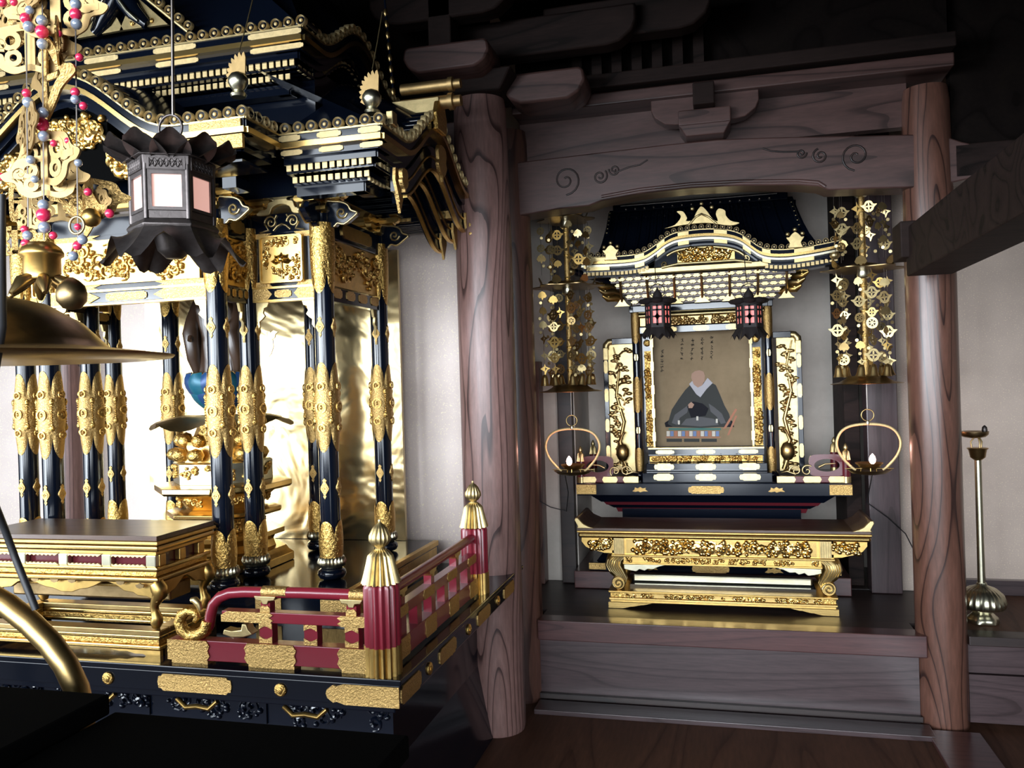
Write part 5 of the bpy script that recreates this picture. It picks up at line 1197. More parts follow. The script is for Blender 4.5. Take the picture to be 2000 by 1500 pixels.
for x in (-.38, -.27, -.10, .07, .17): part('lintel_mount', MB().prism(plate2d(.085, .030, .6), (x, 4.578, 1.771), X_, Z_, .004), 'gold_pale', l_)
# roof
rz, ry = 2.49, 4.78
n_ = len(kp); inner = [(p_[0] * .80 - .05, ry, rz - .02) for p_ in kp]
part('roof_slope', MB().grid(lambda a_, b_: Vector(kp[min(n_ - 1, int(round(a_ * (n_ - 1))))]).lerp(Vector(inner[min(n_ - 1, int(round(a_ * (n_ - 1))))]), b_) + Vector((0, 0, .01 - .12 * sin(pi * b_))), n_ - 1, 8), 'lacquer_black', zu)
for k in range(22):           # raised tile rolls on the slope
    i_ = 2 + int(k * (n_ - 5) / 21); a_, b_ = Vector(kp[i_]), Vector(inner[i_])
    part('tile_roll', MB().tube([a_.lerp(b_, q / 6) + Vector((0, 0, .016 - .12 * sin(pi * q / 6))) for q in range(7)], .010, 6), 'lacquer_black', zu)
part('ridge', MB().bx(-.575, .375, ry - .04, ry + .04, rz - .03, rz + .012), 'lacquer_black', zu, smooth=0, bevel=.004)
part('ridge_bead', MB().tube([(-.53, ry - .042, rz + .004), (.32, ry - .042, rz + .004)], .0035, 6), 'wire', zu)
me_b = MB().ball((0, 0, 0), .009, 8).mesh('bead', 'wire')
for k in range(16): inst('bead', me_b, zu, (-.50 + k * .052, ry - .045, rz - .018))
part('roof_back', MB().bx(-.60, .42, ry, 5.02, 2.05, rz - .03), 'lacquer_black', zu, smooth=0)
me_b2 = MB().ball((0, 0, 0), .010, 8, (1, 1, .7)).mesh('bead', 'gold_pale')
for (u0, v0, u1, v1) in ((1545, 396, 1560, 440), (1192, 418, 1186, 456)):
    a_, b_ = W(u0, v0, 4.70), W(u1, v1, 4.50)
    part('descending_ridge', MB().tube([a_, b_], .012, 6), 'lacquer_black', zu)
    for k in range(6): inst('bead', me_b2, zu, a_.lerp(b_, k / 5) + Vector((0, -.014, 0)), None, (.6, .6, .6))
# ridge crest over the gable
cr_ = [(1298, 447), (1318, 440), (1330, 424), (1322, 414), (1334, 414), (1342, 426), (1340, 432), (1352, 430), (1362, 412), (1370, 404), (1380, 412), (1392, 428), (1402, 432), (1398, 418), (1404, 408), (1416, 412), (1418, 422), (1428, 432), (1444, 436), (1425, 441), (1380, 436), (1335, 440)]
part('crest', MB().prism(sm([(W(u, v_, 4.235).x, W(u, v_, 4.235).z) for u, v_ in cr_][::-1], 4), (0, 4.24, 0), X_, Z_, .016), 'gold_pale', zu, bevel=.003)
for u, v_ in ((1370, 398), (1352, 408), (1390, 405)):
    p_ = W(u, v_, 4.23); part('crest_boss', MB().lathe([(.010, 0), (.010, -.008), (.006, -.012)], 12, p_, ax='y'), 'gold_pale', zu)
part('crest_scroll', MB().tube([W(u, v_, 4.222) for u, v_ in ((1345, 440), (1358, 424), (1370, 418), (1384, 424), (1400, 437))], .006, 6), 'gold_pale', zu)
for u, v_ in ((1193, 492), (1553, 467)):
    p_ = W(u, v_, 4.235)
    o_ = part('eave_ornament', MB().prism(sm([(-.034, -.04), (-.02, -.042), (.02, -.042), (.034, -.04), (.026, -.018), (.042, .008), (.028, .010), (.016, .024), (0, .034), (-.016, .024), (-.028, .010), (-.042, .008), (-.026, -.018)], 3), p_ + Vector((0, .01, 0)), X_, Z_, .02), 'gold_pale', zu, bevel=.003)
    for dx, dz in ((0, .046), (-.034, .026), (.034, .026)): part('ornament_boss', MB().ball(p_ + Vector((dx, 0, dz)), .011, 8), 'gold_pale', o_)
sh = sh_main
# portrait hanging scroll (flat painting): seated figure in dark robe on a low mat
SY = 4.722
sv = thing('portrait_scroll', 'brown silk portrait scroll of a seated robed figure with columns of brush writing', 'scroll', (-.108, SY, 1.124))
part('silk', MB().bx(-.37, .155, SY, SY + .008, 1.124, 1.775), 'silk', sv, smooth=0)
def paint(name, pts, mat, lay):
    q = [W(u, v_, SY) for u, v_ in pts]
    part(name, MB().prism([(a_.x, a_.z) for a_ in q][::-1], (0, SY - .0006 * lay, 0), X_, Z_, -.0006 * 1), mat, sv, smooth=0)
paint('robe_shadow', [(1298, 826), (1310, 818), (1330, 815), (1400, 814), (1430, 822), (1434, 834), (1300, 834)], 'paint_black', 1)
paint('robe', [(1304, 828), (1312, 800), (1325, 780), (1338, 762), (1348, 752), (1362, 748), (1385, 745), (1398, 752), (1406, 770), (1415, 792), (1424, 808), (1428, 826), (1420, 833), (1370, 836), (1315, 834)], 'paint_robe', 2)
paint('sleeve', [(1312, 826), (1318, 810), (1332, 800), (1346, 790), (1342, 806), (1328, 816), (1322, 830)], 'paint_robe_light', 3)
paint('sleeve', [(1418, 826), (1410, 808), (1396, 796), (1384, 788), (1388, 804), (1400, 814), (1408, 828)], 'paint_robe_light', 3)
paint('lap', [(1330, 830), (1340, 818), (1368, 814), (1395, 818), (1404, 830), (1368, 833)], 'paint_robe_light', 4)
paint('sash', [(1342, 794), (1354, 784), (1372, 788), (1384, 798), (1378, 812), (1350, 816)], 'paint_black', 5)
paint('collar', [(1346, 750), (1352, 744), (1360, 754), (1372, 752), (1382, 738), (1392, 748), (1380, 760), (1368, 776), (1360, 770)], 'paint_collar', 6)
paint('head', [(1350, 738), (1351, 730), (1357, 725), (1366, 723), (1374, 726), (1377, 734), (1376, 744), (1371, 753), (1363, 757), (1355, 751)], 'paint_skin', 7)
paint('hands', [(1344, 790), (1350, 785), (1356, 790), (1352, 797), (1345, 797)], 'paint_skin', 7)
for x, y in ((1326, 825), (1362, 817), (1400, 822)):
    paint('highlight', [(x - 2, y - 4), (x + 2, y - 4), (x + 2, y + 4), (x - 2, y + 4)], 'paint_white', 8)
paint('mat_edge', [(1306, 836), (1408, 836), (1408, 840), (1306, 840)], 'paint_green', 4)
for k in range(14):
    x = 1302 + k * 7.4
    paint('mat_tassel', [(x, 842), (x + 6.2, 842), (x + 6.2, 852), (x, 852)], ['paint_white', 'paint_blue', 'paint_pinkline'][k % 3], 4)
for k in range(3):
    x = 1302 + k * 34
    paint('mat_panel', [(x, 857), (x + 30, 857), (x + 30, 863), (x, 863)], 'paint_robe', 4)
paint('mat_line', [(1300, 853), (1408, 853), (1408, 855), (1300, 855)], 'paint_pinkline', 5)
paint('table_line', [(1412, 838), (1418, 836), (1440, 800), (1436, 798)], 'paint_pinkline', 3)
paint('table_line', [(1420, 850), (1424, 850), (1440, 812), (1436, 812)], 'paint_pinkline', 3)
rn = random.Random(11)
for u, v0, v1 in ((1294, 682, 728), (1332, 660, 704), (1352, 660, 705), (1371, 658, 704), (1390, 656, 702)):
    n_ = int((v1 - v0) / 8.4)
    for k in range(n_):
        v_ = v0 + (k + .5) * (v1 - v0) / n_; q = W(u - .03 * (v_ - 680), v_, SY); mb = MB()
        for s_ in range(4):
            a_ = rn.choice((0, 0, pi / 2, .8, 2.3)); L_ = rn.uniform(.005, .0095); c_ = Vector((q.x + rn.uniform(-.003, .003), SY - .0012, q.z + rn.uniform(-.008, .008)))
            d_ = Vector((cos(a_), 0, sin(a_))); n2 = Vector((-sin(a_), 0, cos(a_)))
            mb.prism([(-L_, -.0014), (L_, -.0014), (L_, .0014), (-L_, .0014)], c_, d_, n2, -.0005)
        o_ = part('brush_character', mb, 'paint_ink', sv, smooth=0)
# ================================================================== gold table in front of the small shrine
TX0, TX1, TY0, TY1 = -.715, .640, 4.035, 4.375; TC = (TX0 + TX1) / 2
ta = thing('gold_altar_table', 'gold carved altar table with upturned ends and curled legs before the small shrine', 'table', (TC, 4.2, .394))
part('table_top', MB().bx(TX0 + .004, TX1 - .004, TY0 + .004, TY1 - .004, .768, .782), 'wood_top', ta, smooth=0, bevel=.002)
for sg, x in ((-1, TX0), (1, TX1)):
    o_ = [(0, 0), (.085, 0), (.06, .010), (.035, .022), (.018, .040), (.008, .052), (-.006, .052), (-.010, .040), (0, .022), (.006, .010)]
    part('upturned_end', MB().prism([(-sg * a_, b_) for a_, b_ in o_][::(1 if sg < 0 else -1)], (x, TY1 - .01, .780), X_, Z_, TY1 - TY0 - .02), 'wood_top', ta, bevel=.003)
    part('end_scroll', MB().prism([(-sg * a_, b_) for a_, b_ in o_][::(1 if sg < 0 else -1)], (x, TY0 + .012, .780), X_, Z_, .016), 'gold_pale', ta, bevel=.003)
part('edge_molding', MB().bx(TX0, TX1, TY0, TY1, .758, .768), 'gold', ta, smooth=0, bevel=.003)
part('edge_roll', MB().bx(TX0 + .004, TX1 - .004, TY0 + .003, TY1 - .003, .732, .756), 'gold_polished', ta, smooth=0, bevel=.010)
part('frieze_core', MB().bx(-.545, .475, TY0 + .02, TY1 - .02, .650, .732), 'gold', ta, smooth=0)
mb = MB().bx(-.475, .40, TY0 + .014, TY0 + .022, .658, .728); scrollwork(mb, (-.475, TY0 + .014, .658), X_, Z_, .875, .070, 64, 101, .0065, .032); part('carved_frieze', mb, 'gold_polished', ta)
for sg, xi, xo in ((-1, -.535, TX0 + .02), (1, .465, TX1 - .02)):
    L_ = abs(xo - xi)
    o_ = [(0, 0), (L_, 0), (L_, -.02), (L_ - .02, -.045), (L_ - .05, -.06), (L_ - .08, -.066), (L_ - .11, -.074), (0, -.076)]
    part('wing_bracket', MB().prism([(sg * a_, b_) for a_, b_ in o_][::(-1 if sg > 0 else 1)], (xi, TY0 + .05, .732), X_, Z_, .03), 'gold', ta)
    mb = MB().bx(min(xi, xi + sg * .11), max(xi, xi + sg * .11), TY0 + .014, TY0 + .022, .672, .722); scrollwork(mb, (min(xi, xo) + (.03 if sg < 0 else 0), TY0 + .016, .672), X_, Z_, L_ - .03, .056, 14, 103 + sg, .006, .024); part('wing_carving', mb, 'gold_polished', ta)
    xp = xi - sg * (-.005)
    part('reeded_post', MB().bx(min(xi - sg * .05, xi), max(xi - sg * .05, xi), TY0 + .008, TY0 + .03, .656, .732), 'gold_pale', ta, smooth=0)
    for q in range(5): part('reed', MB().tube([(xi - sg * (.005 + .01 * q), TY0 + .008, .658), (xi - sg * (.005 + .01 * q), TY0 + .008, .73)], .004, 6), 'gold_pale', ta)
part('frieze_molding', MB().bx(-.55, .48, TY0 + .004, TY1 - .02, .642, .654), 'gold_polished', ta, smooth=0, bevel=.003)
mb = MB().bx(-.49, .42, TY0 + .022, TY0 + .03, .614, .642); scrollwork(mb, (-.49, TY0 + .022, .614), X_, Z_, .91, .028, 50, 107, .004, .013); part('carved_band', mb, 'gold', ta)
part('apron_molding', MB().bx(-.495, .425, TY0 + .014, TY0 + .03, .604, .614), 'gold', ta, smooth=0, bevel=.002)
for sg, x in ((-1, -.49), (1, .42)):
    o_ = [(0, 0), (.20, 0), (.17, -.008), (.14, -.022), (.115, -.020), (.10, -.030), (.075, -.022), (.06, -.034), (.03, -.030), (0, -.022)]
    part('apron', MB().prism([(-sg * a_, b_) for a_, b_ in o_][::(-1 if sg < 0 else 1)], (x, TY0 + .03, .604), X_, Z_, .012), 'silver_gilt', ta, bevel=.002)
    for f_, yy in ((1, TY0 + .05), (0, TY1 - .05)):
        xo = x - sg * (-.035)
        path_ = [(xo - sg * .01, yy, .640), (xo + sg * .012, yy, .622), (xo + sg * .018, yy, .598), (xo + sg * .006, yy, .572), (xo - sg * .012, yy, .550), (xo - sg * .020, yy, .530), (xo - sg * .014, yy, .512), (xo - sg * .004, yy, .498)]
        lg = part('leg', MB().tube(path_, [.030, .042, .044, .038, .032, .028, .026, .026], 16), 'gold', ta)
        for q in range(-3, 4):    # reeding on the knee
            part('reed', MB().tube([Vector(p_) + Vector((q * .0105 * (1 if i < 4 else .75), -[.030, .042, .044, .038, .032, .028, .026, .026][i] * sqrt(max(.05, 1 - (q / 4.2) ** 2)), 0)) for i, p_ in enumerate(path_)], .0042, 5), 'gold_pale', lg) if f_ else None
        if f_:
            part('foot_volute', MB().lathe([(.030, -.03), (.034, -.02), (.034, .02), (.030, .03)], 18, (xo - sg * .006, yy - .004, .512), ax='y'), 'gold_polished', lg)
            part('foot_swirl', MB().tube([(xo - sg * .006 + a_, yy - .036, .512 + b_) for a_, b_ in spiral(0, 0, .028, 1.5, 0, sg, 16)], .005, 6), 'gold_pale', lg)
part('stretcher', MB().bx(-.46, .39, 4.17, 4.21, .492, .530), 'silver_gilt', ta, smooth=0, bevel=.008)
part('stretcher_shelf', MB().bx(-.47, .40, 4.12, 4.30, .478, .492), 'lacquer_black', ta, smooth=0)
bx0, bx1 = -.567, .487
for z0, z1, ins, mat in ((.470, .480, 0, 'gold'), (.446, .470, .008, 'gold_carved'), (.434, .446, .002, 'gold_polished'), (.422, .434, .008, 'gold')):
    part('base_molding', MB().bx(bx0 + ins, bx1 - ins, TY0 - .01 + ins, TY1 - .02 - ins, z0, z1), mat, ta, smooth=0, bevel=.003)
mb = MB().bx(-.49, .41, TY0 - .004, TY0 + .002, .449, .467); scrollwork(mb, (-.50, TY0 - .004, .448), X_, Z_, .92, .020, 50, 109, .0035, .010); part('base_carving', mb, 'gold_polished', ta)
for sg, x in ((-1, bx0), (1, bx1)):
    for q in range(3):
        part('base_foot', MB().prism([(0, 0), (-sg * (.21 - .05 * q), 0), (-sg * (.17 - .05 * q), -.009), (0, -.009)][::(1 if sg > 0 else -1)], (x + sg * .001, TY0 + .02, .422 - .0093 * q), X_, Z_, .022), 'gold_polished', ta)
    part('base_foot', MB().bx(min(x, x - sg * .10), max(x, x - sg * .10), TY1 - .08, TY1 - .03, .394, .422), 'gold', ta, smooth=0)
# ================================================================== hanging ornament lamps of the alcove
def pendant(kind):
    mb_ = MB(); t = .003
    if kind == 0:      # winged openwork plate
        out_ = [(0, .024), (.012, .020), (.020, .008), (.034, .006), (.022, -.006), (.016, -.018), (0, -.026), (-.016, -.018), (-.022, -.006), (-.034, .006), (-.020, .008), (-.012, .020)]
        inn = [(0, .016), (.007, .013), (.012, .005), (.016, .003), (.013, -.004), (.009, -.011), (0, -.016), (-.009, -.011), (-.013, -.004), (-.016, .003), (-.012, .005), (-.007, .013)]
        mb_.ring(sm(out_, 3), sm(inn, 3), (0, 0, 0), X_, Z_, t); mb_.bx(-.003, .003, -t, 0, -.018, .018); mb_.bx(-.014, .014, -t, 0, -.004, .002)
    elif kind == 1:    # round medallion
        mb_.ring(circ(.023, 16), circ(.014, 16), (0, 0, 0), X_, Z_, t)
        for k in range(3): a_ = k * pi / 3; mb_.prism([(-.015 * cos(a_) - .002 * sin(a_), -.015 * sin(a_) + .002 * cos(a_)), (-.015 * cos(a_) + .002 * sin(a_), -.015 * sin(a_) - .002 * cos(a_)), (.015 * cos(a_) + .002 * sin(a_), .015 * sin(a_) - .002 * cos(a_)), (.015 * cos(a_) - .002 * sin(a_), .015 * sin(a_) + .002 * cos(a_))], (0, 0, 0), X_, Z_, t)
    elif kind == 2:    # half plate, folded triangle
        mb_.ring([(0, .026), (.006, .01), (.026, .002), (.012, -.006), (.004, -.026), (0, -.026)], [(.0025, .012), (.004, .006), (.012, .001), (.007, -.003), (.003, -.012), (.0025, -.012)], (0, 0, 0), X_, Z_, t)
        mb_.prism([(0, .012), (0, -.012), (-.018, 0)], (0, 0, 0), X_, Z_, t)
    else:              # fan leaf
        mb_.prism([(0, .022), (.014, .014), (.022, -.002), (.014, -.012), (.006, -.010), (0, -.022), (-.006, -.010), (-.014, -.012), (-.022, -.002), (-.014, .014)], (0, 0, 0), X_, Z_, t)
    return mb_
pend = [[pendant(k).mesh('pendant', m_, 0) for m_ in ('gold', 'gold_pale', 'brass')] for k in range(4)]
me_disc = MB().lathe([(.0075, -.002), (.0085, 0), (.0075, .002)], 10, ax='y').mesh('spangle', 'gold_pale')
me_bell = MB().lathe([(.003, .030), (.010, .026), (.015, .012), (.018, -.010), (.023, -.026), (.019, -.026)], 14).mesh('bell', 'brass')
def scal(r, n, amp): return [(r * (1 + amp * cos(n * 2 * pi * i / (n * 6))) * cos(2 * pi * i / (n * 6)), r * (1 + amp * cos(n * 2 * pi * i / (n * 6))) * sin(2 * pi * i / (n * 6))) for i in range(n * 6)]
def rinto(x, y, zt, label, seed):
    rn_ = random.Random(seed); r_ = thing('hanging_oil_lamp', label, 'oil lamp', (x, y, 1.03), 'hanging oil lamps of the alcove')
    part('pole', MB().tube([(x, y, zt), (x, y, 1.47)], .014, 8), 'gold_fine', r_)
    for k in range(7):
        part('pole_knob', MB().ball((x, y, 1.56 + k * .115), .017, 8, (1, 1, .8)), 'gold_carved', r_)
    for zc_, rr in ((zt - .05, .130), (1.975, .165)):
        part('canopy_plate', MB().prism(scal(rr, 6, .14), (x, y, zc_), X_, Y_, .004), 'brass_old', r_)
        part('canopy_dome', MB().lathe([(rr * .62, zc_ + .004), (rr * .45, zc_ + .022), (.02, zc_ + .035)], 18, (x, y, 0)), 'brass_old', r_)
        part('canopy_drum', MB().lathe([(.02, zc_ - .04), (.03, zc_ - .03), (.026, zc_)], 12, (x, y, 0)), 'silver_gilt', r_)
        for k in range(6):
            a_ = k * pi / 3 + .3
            inst('canopy_flap', pend[3][2], r_, (x + rr * .8 * cos(a_), y + rr * .8 * sin(a_), zc_ + .028), (.4, 0, a_ + pi / 2), (1.2, 1.2, 1.2))
    ang = [2 * pi * k / 9 + rn_.uniform(-.15, .15) for k in range(9)]
    for i, a_ in enumerate(ang):
        rr = .098 + .03 * (i % 2); px, py = x + rr * cos(a_), y + rr * sin(a_)
        part('string', MB().tube([(px, py, zt - .05), (px, py, 2.02 + .02 * (i % 2))], .0012, 4), 'wire', r_)
        part('string', MB().tube([(px, py, 1.97), (px, py, 1.53)], .0012, 4), 'wire', r_)
        for zz in (2.235, 2.165, 2.095, 1.905, 1.835, 1.765, 1.695, 1.625, 1.562):
            if zz > zt - .07: continue
            z = zz + rn_.uniform(-.014, .014) + .02 * (i % 2)
            kd = rn_.choice((0, 0, 1, 2, 2, 3)); s_ = rn_.uniform(.85, 1.2)
            inst('pendant', pend[kd][rn_.choice((0, 1, 1, 2))], r_, (px, py, z), (rn_.uniform(-.2, .2), 0, rn_.uniform(-1.0, 1.0)), (s_, s_, s_))
            if rn_.random() < .75:
                inst('spangle', me_disc, r_, (px + rn_.uniform(-.02, .02), py - .006, z - .036), (rn_.uniform(-.3, .3), 0, rn_.uniform(-.5, .5)))
        inst('bell', me_bell, r_, (px, py, 1.512), (rn_.uniform(-.15, .15), rn_.uniform(-.15, .15), 0))
    part('dish', MB().lathe([(.155, 1.452), (.157, 1.455), (.118, 1.462), (.095, 1.474), (.080, 1.488), (.02, 1.492), (.02, 1.486), (.076, 1.482), (.09, 1.468), (.112, 1.456)], 36, (x, y, 0)), 'brass_old', r_)
    part('suspension_rod', MB().tube([(x, y, 1.47), (x, y, 1.335)], .003, 6), 'wire', r_)
    part('ring', MB().tube([(x + .027 * cos(2 * pi * i / 28), y, 1.308 + .027 * sin(2 * pi * i / 28)) for i in range(28)], .0032, 6, closed=True), 'brass', r_)
    part('hoop_knot', MB().lathe([(.006, 1.285), (.010, 1.276), (.008, 1.264)], 10, (x, y, 0)), 'silver_gilt', r_)
    hp = [(-.058, 1.055), (-.085, 1.078), (-.118, 1.118), (-.136, 1.162), (-.134, 1.200), (-.112, 1.238), (-.070, 1.260), (0, 1.268)]
    hp = hp + [(-a_, b_) for a_, b_ in hp[:-1][::-1]]
    hs = []
    for i in range(len(hp) - 1):
        q = [hp[max(i - 1, 0)], hp[i], hp[i + 1], hp[min(i + 2, len(hp) - 1)]]
        for j in range(4):
            t = j / 4; hs.append(tuple(.5 * (2 * q[1][k] + (q[2][k] - q[0][k]) * t + (2 * q[0][k] - 5 * q[1][k] + 4 * q[2][k] - q[3][k]) * t * t + (3 * q[1][k] - q[0][k] - 3 * q[2][k] + q[3][k]) * t ** 3) for k in (0, 1)))
    hs.append(hp[-1])
    part('hoop', MB().tube([(x + a_, y, b_) for a_, b_ in hs], .0060, 8), 'gold_leaf', r_)
    part('cross_bar', MB().tube([(x - .105, y, 1.062), (x + .105, y, 1.062)], .0025, 6), 'brass', r_)
    part('lower_dish', MB().lathe([(.03, 1.034), (.075, 1.042), (.094, 1.056), (.096, 1.058), (.07, 1.05), (.02, 1.044)], 28, (x, y, 0)), 'brass_old', r_)
    part('oil_cup', MB().lathe([(.022, 1.058), (.045, 1.070), (.060, 1.086), (.061, 1.089), (.04, 1.078), (.01, 1.074)], 24, (x, y, 0)), 'brass', r_)
    for a_ in (.5, 2.6, 4.7): part('cup_stay', MB().tube([(x + .04 * cos(a_), y + .04 * sin(a_), 1.046), (x + .036 * cos(a_), y + .036 * sin(a_), 1.078)], .0022, 5), 'gold', r_)
    sx_ = -.015 if x < 0 else .012
    part('flame', MB().lathe([(.003, 1.083), (.012, 1.092), (.015, 1.106), (.011, 1.120), (.0015, 1.132)], 14, (x + sx_, y - .02, 0)), 'flame', r_)
    l = bpy.data.lights.new('flame_light', 'POINT'); l.energy = .8; l.color = (1, .45, .35); l.shadow_soft_size = .012
    link('flame_light', l, r_, Vector((x + sx_, y - .02, 1.15)) - OFF[r_])
rinto(-.735, 4.10, 2.36, 'hanging brass oil lamp with gold pendants at the left of the alcove', 3)
rinto(.645, 4.10, 2.40, 'hanging brass oil lamp with gold pendants beside the right pillar', 8)
# lamp cables
solo('lamp_cable', MB().tube([(-.78, 4.12, 1.03), (-.80, 4.3, .92), (-.84, 4.44, .80), (-.93, 4.45, .82), (-1.0, 4.44, .86)], .0028, 5), 'cord_black', 'thin black cable from the left oil lamp to the alcove wall', 'cable')
solo('lamp_cable', MB().tube([(.66, 4.12, 1.03), (.68, 4.42, .86), (.78, 4.46, .78), (.86, 4.46, .70), (.90, 4.50, .62)], .0028, 5), 'cord_black', 'thin black cable running behind the right pillar', 'cable')
# ================================================================== two small dark lanterns before the small shrine
def small_lantern(u, label):
    y = 4.16; x = W(u, 610, y).x
    def z_(v): return W(u, v, y).z
    r_ = thing('small_lantern', label, 'lantern', (x, y, z_(664)), 'small hanging lanterns of the small shrine')
    part('wire', MB().tube([(x - .014, y + .07, 2.125), (x - .008, y + .02, z_(545)), (x - .004, y, z_(552))], .0025, 6), 'iron_black', r_)
    part('ring', MB().tube([(x + .036 * cos(2 * pi * i / 24), y, z_(568) + .034 * sin(2 * pi * i / 24)) for i in range(24)], .0025, 6, closed=True), 'iron_black', r_)
    part('knob', MB().lathe([(.026, z_(586)), (.022, z_(574)), (.008, z_(566)), (.001, z_(560))], 14, (x, y, 0)), 'iron_black', r_)
    for k in range(8):
        a_ = k * pi / 4
        part('roof_petal', MB().ball((x + .062 * cos(a_), y + .062 * sin(a_), z_(588)), .034, 8, (1, 1, .45)), 'iron_black', r_)
    part('roof', MB().lathe([(.062, z_(597)), (.066, z_(592)), (.03, z_(582))], 6, (x, y, 0)), 'iron_black', r_)
    w_, zt_, zb_ = .056, z_(597), z_(640)
    part('body', MB().lathe([(.054, zb_), (.054, zt_)], 6, (x, y, 0)), 'lamp_pink', r_, 0)
    for k in range(6):
        a0 = k * pi / 3; a1 = a0 + pi / 3; R_ = .060
        p0 = Vector((x + R_ * cos(a0), y + R_ * sin(a0), zb_)); p1 = Vector((x + R_ * cos(a1), y + R_ * sin(a1), zb_)); ux = (p1 - p0).normalized(); L_ = (p1 - p0).length; H_ = zt_ - zb_
        mb_ = MB(); e = .009
        mb_.ring([(0, 0), (L_, 0), (L_, H_), (0, H_)], [(e, e * 2.2), (L_ - e, e * 2.2), (L_ - e, H_ - e * .6), (e, H_ - e * .6)], p0, ux, Z_, .004)
        mb_.prism([(e, H_ * .74), (L_ - e, H_ * .74), (L_ - e, H_ * .82), (e, H_ * .82)], p0, ux, Z_, .004)
        mb_.prism([(L_ / 2 - .005, e), (L_ / 2 + .005, e), (L_ / 2 + .005, H_), (L_ / 2 - .005, H_)], p0, ux, Z_, .004)
        mb_.prism([(e, H_ * .45), (L_ - e, H_ * .45), (L_ - e, H_ * .52), (e, H_ * .52)], p0, ux, Z_, .004)
        mb_.prism([(L_ / 2, H_ * .33), (L_ / 2 + .014, H_ * .485), (L_ / 2, H_ * .64), (L_ / 2 - .014, H_ * .485)], p0, ux, Z_, .004)
        part('lattice_pane', mb_, 'iron_black', r_, 0)
        m_ = (p0 + p1) / 2; o_ = (m_ - Vector((x, y, zb_))).normalized()
        part('skirt_leaf', MB().grid(lambda a_, b_, p0=p0, p1=p1, o_=o_: (p0 + (p1 - p0) * (a_ * (1 + .5 * b_) - .25 * b_)) + o_ * .03 * b_ + Vector((0, 0, -.045 * b_ - .012 * cos(4 * pi * a_) * b_ ** 2)), 8, 4), 'iron_black', r_)
small_lantern(1285, 'small dark lantern with pink lit panes left of the portrait scroll')
small_lantern(1463, 'small dark lantern with pink lit panes right of the portrait scroll')
# ================================================================== candle stand on the right dais
cy = 4.02; c0 = W(1922, 1236, cy); cx = W(1916, 1100, cy).x
cs = thing('candle_stand', 'tall gold candle stand with fluted dome base beside the right pillar', 'candle stand', (cx, cy, .394))
part('foot', MB().lathe([(.055, .394), (.062, .400), (.058, .418), (.036, .440), (.05, .456)], 30, (cx, cy, 0), flute=.2, k=6), 'silver_gilt', cs, 60)
part('dome_base', MB().lathe([(.060, .452), (.086, .462), (.092, .486), (.082, .520), (.055, .545), (.022, .558), (.018, .57)], 72, (cx, cy, 0), flute=.10, k=24), 'silver_gilt', cs, 60)
part('pole', MB().lathe([(.0155, .56), (.014, .75), (.0135, 1.11)], 24, (cx, cy, 0), flute=.14, k=8), 'silver_gilt', cs, 60)
part('pole_cup', MB().lathe([(.014, 1.105), (.030, 1.118), (.036, 1.15), (.044, 1.158), (.040, 1.16)], 24, (cx, cy, 0)), 'brass', cs)
for k in range(3):
    a_ = k * 2.1 + .6
    part('prong', MB().tube([(cx + .022 * cos(a_), cy + .022 * sin(a_), 1.155), (cx + .026 * cos(a_), cy + .026 * sin(a_), 1.185), (cx + .012 * cos(a_), cy + .012 * sin(a_), 1.205)], .0035, 6), 'gold_pale', cs)
part('drip_dish', MB().lathe([(.02, 1.203), (.045, 1.208), (.056, 1.218), (.058, 1.232), (.050, 1.230), (.02, 1.222)], 28, (cx - .012, cy, 0)), 'brass_old', cs)
part('candle_pin', MB().lathe([(.008, 1.222), (.012, 1.235), (.010, 1.25), (.002, 1.258)], 10, (cx + .03, cy, 0)), 'bronze_dark', cs)
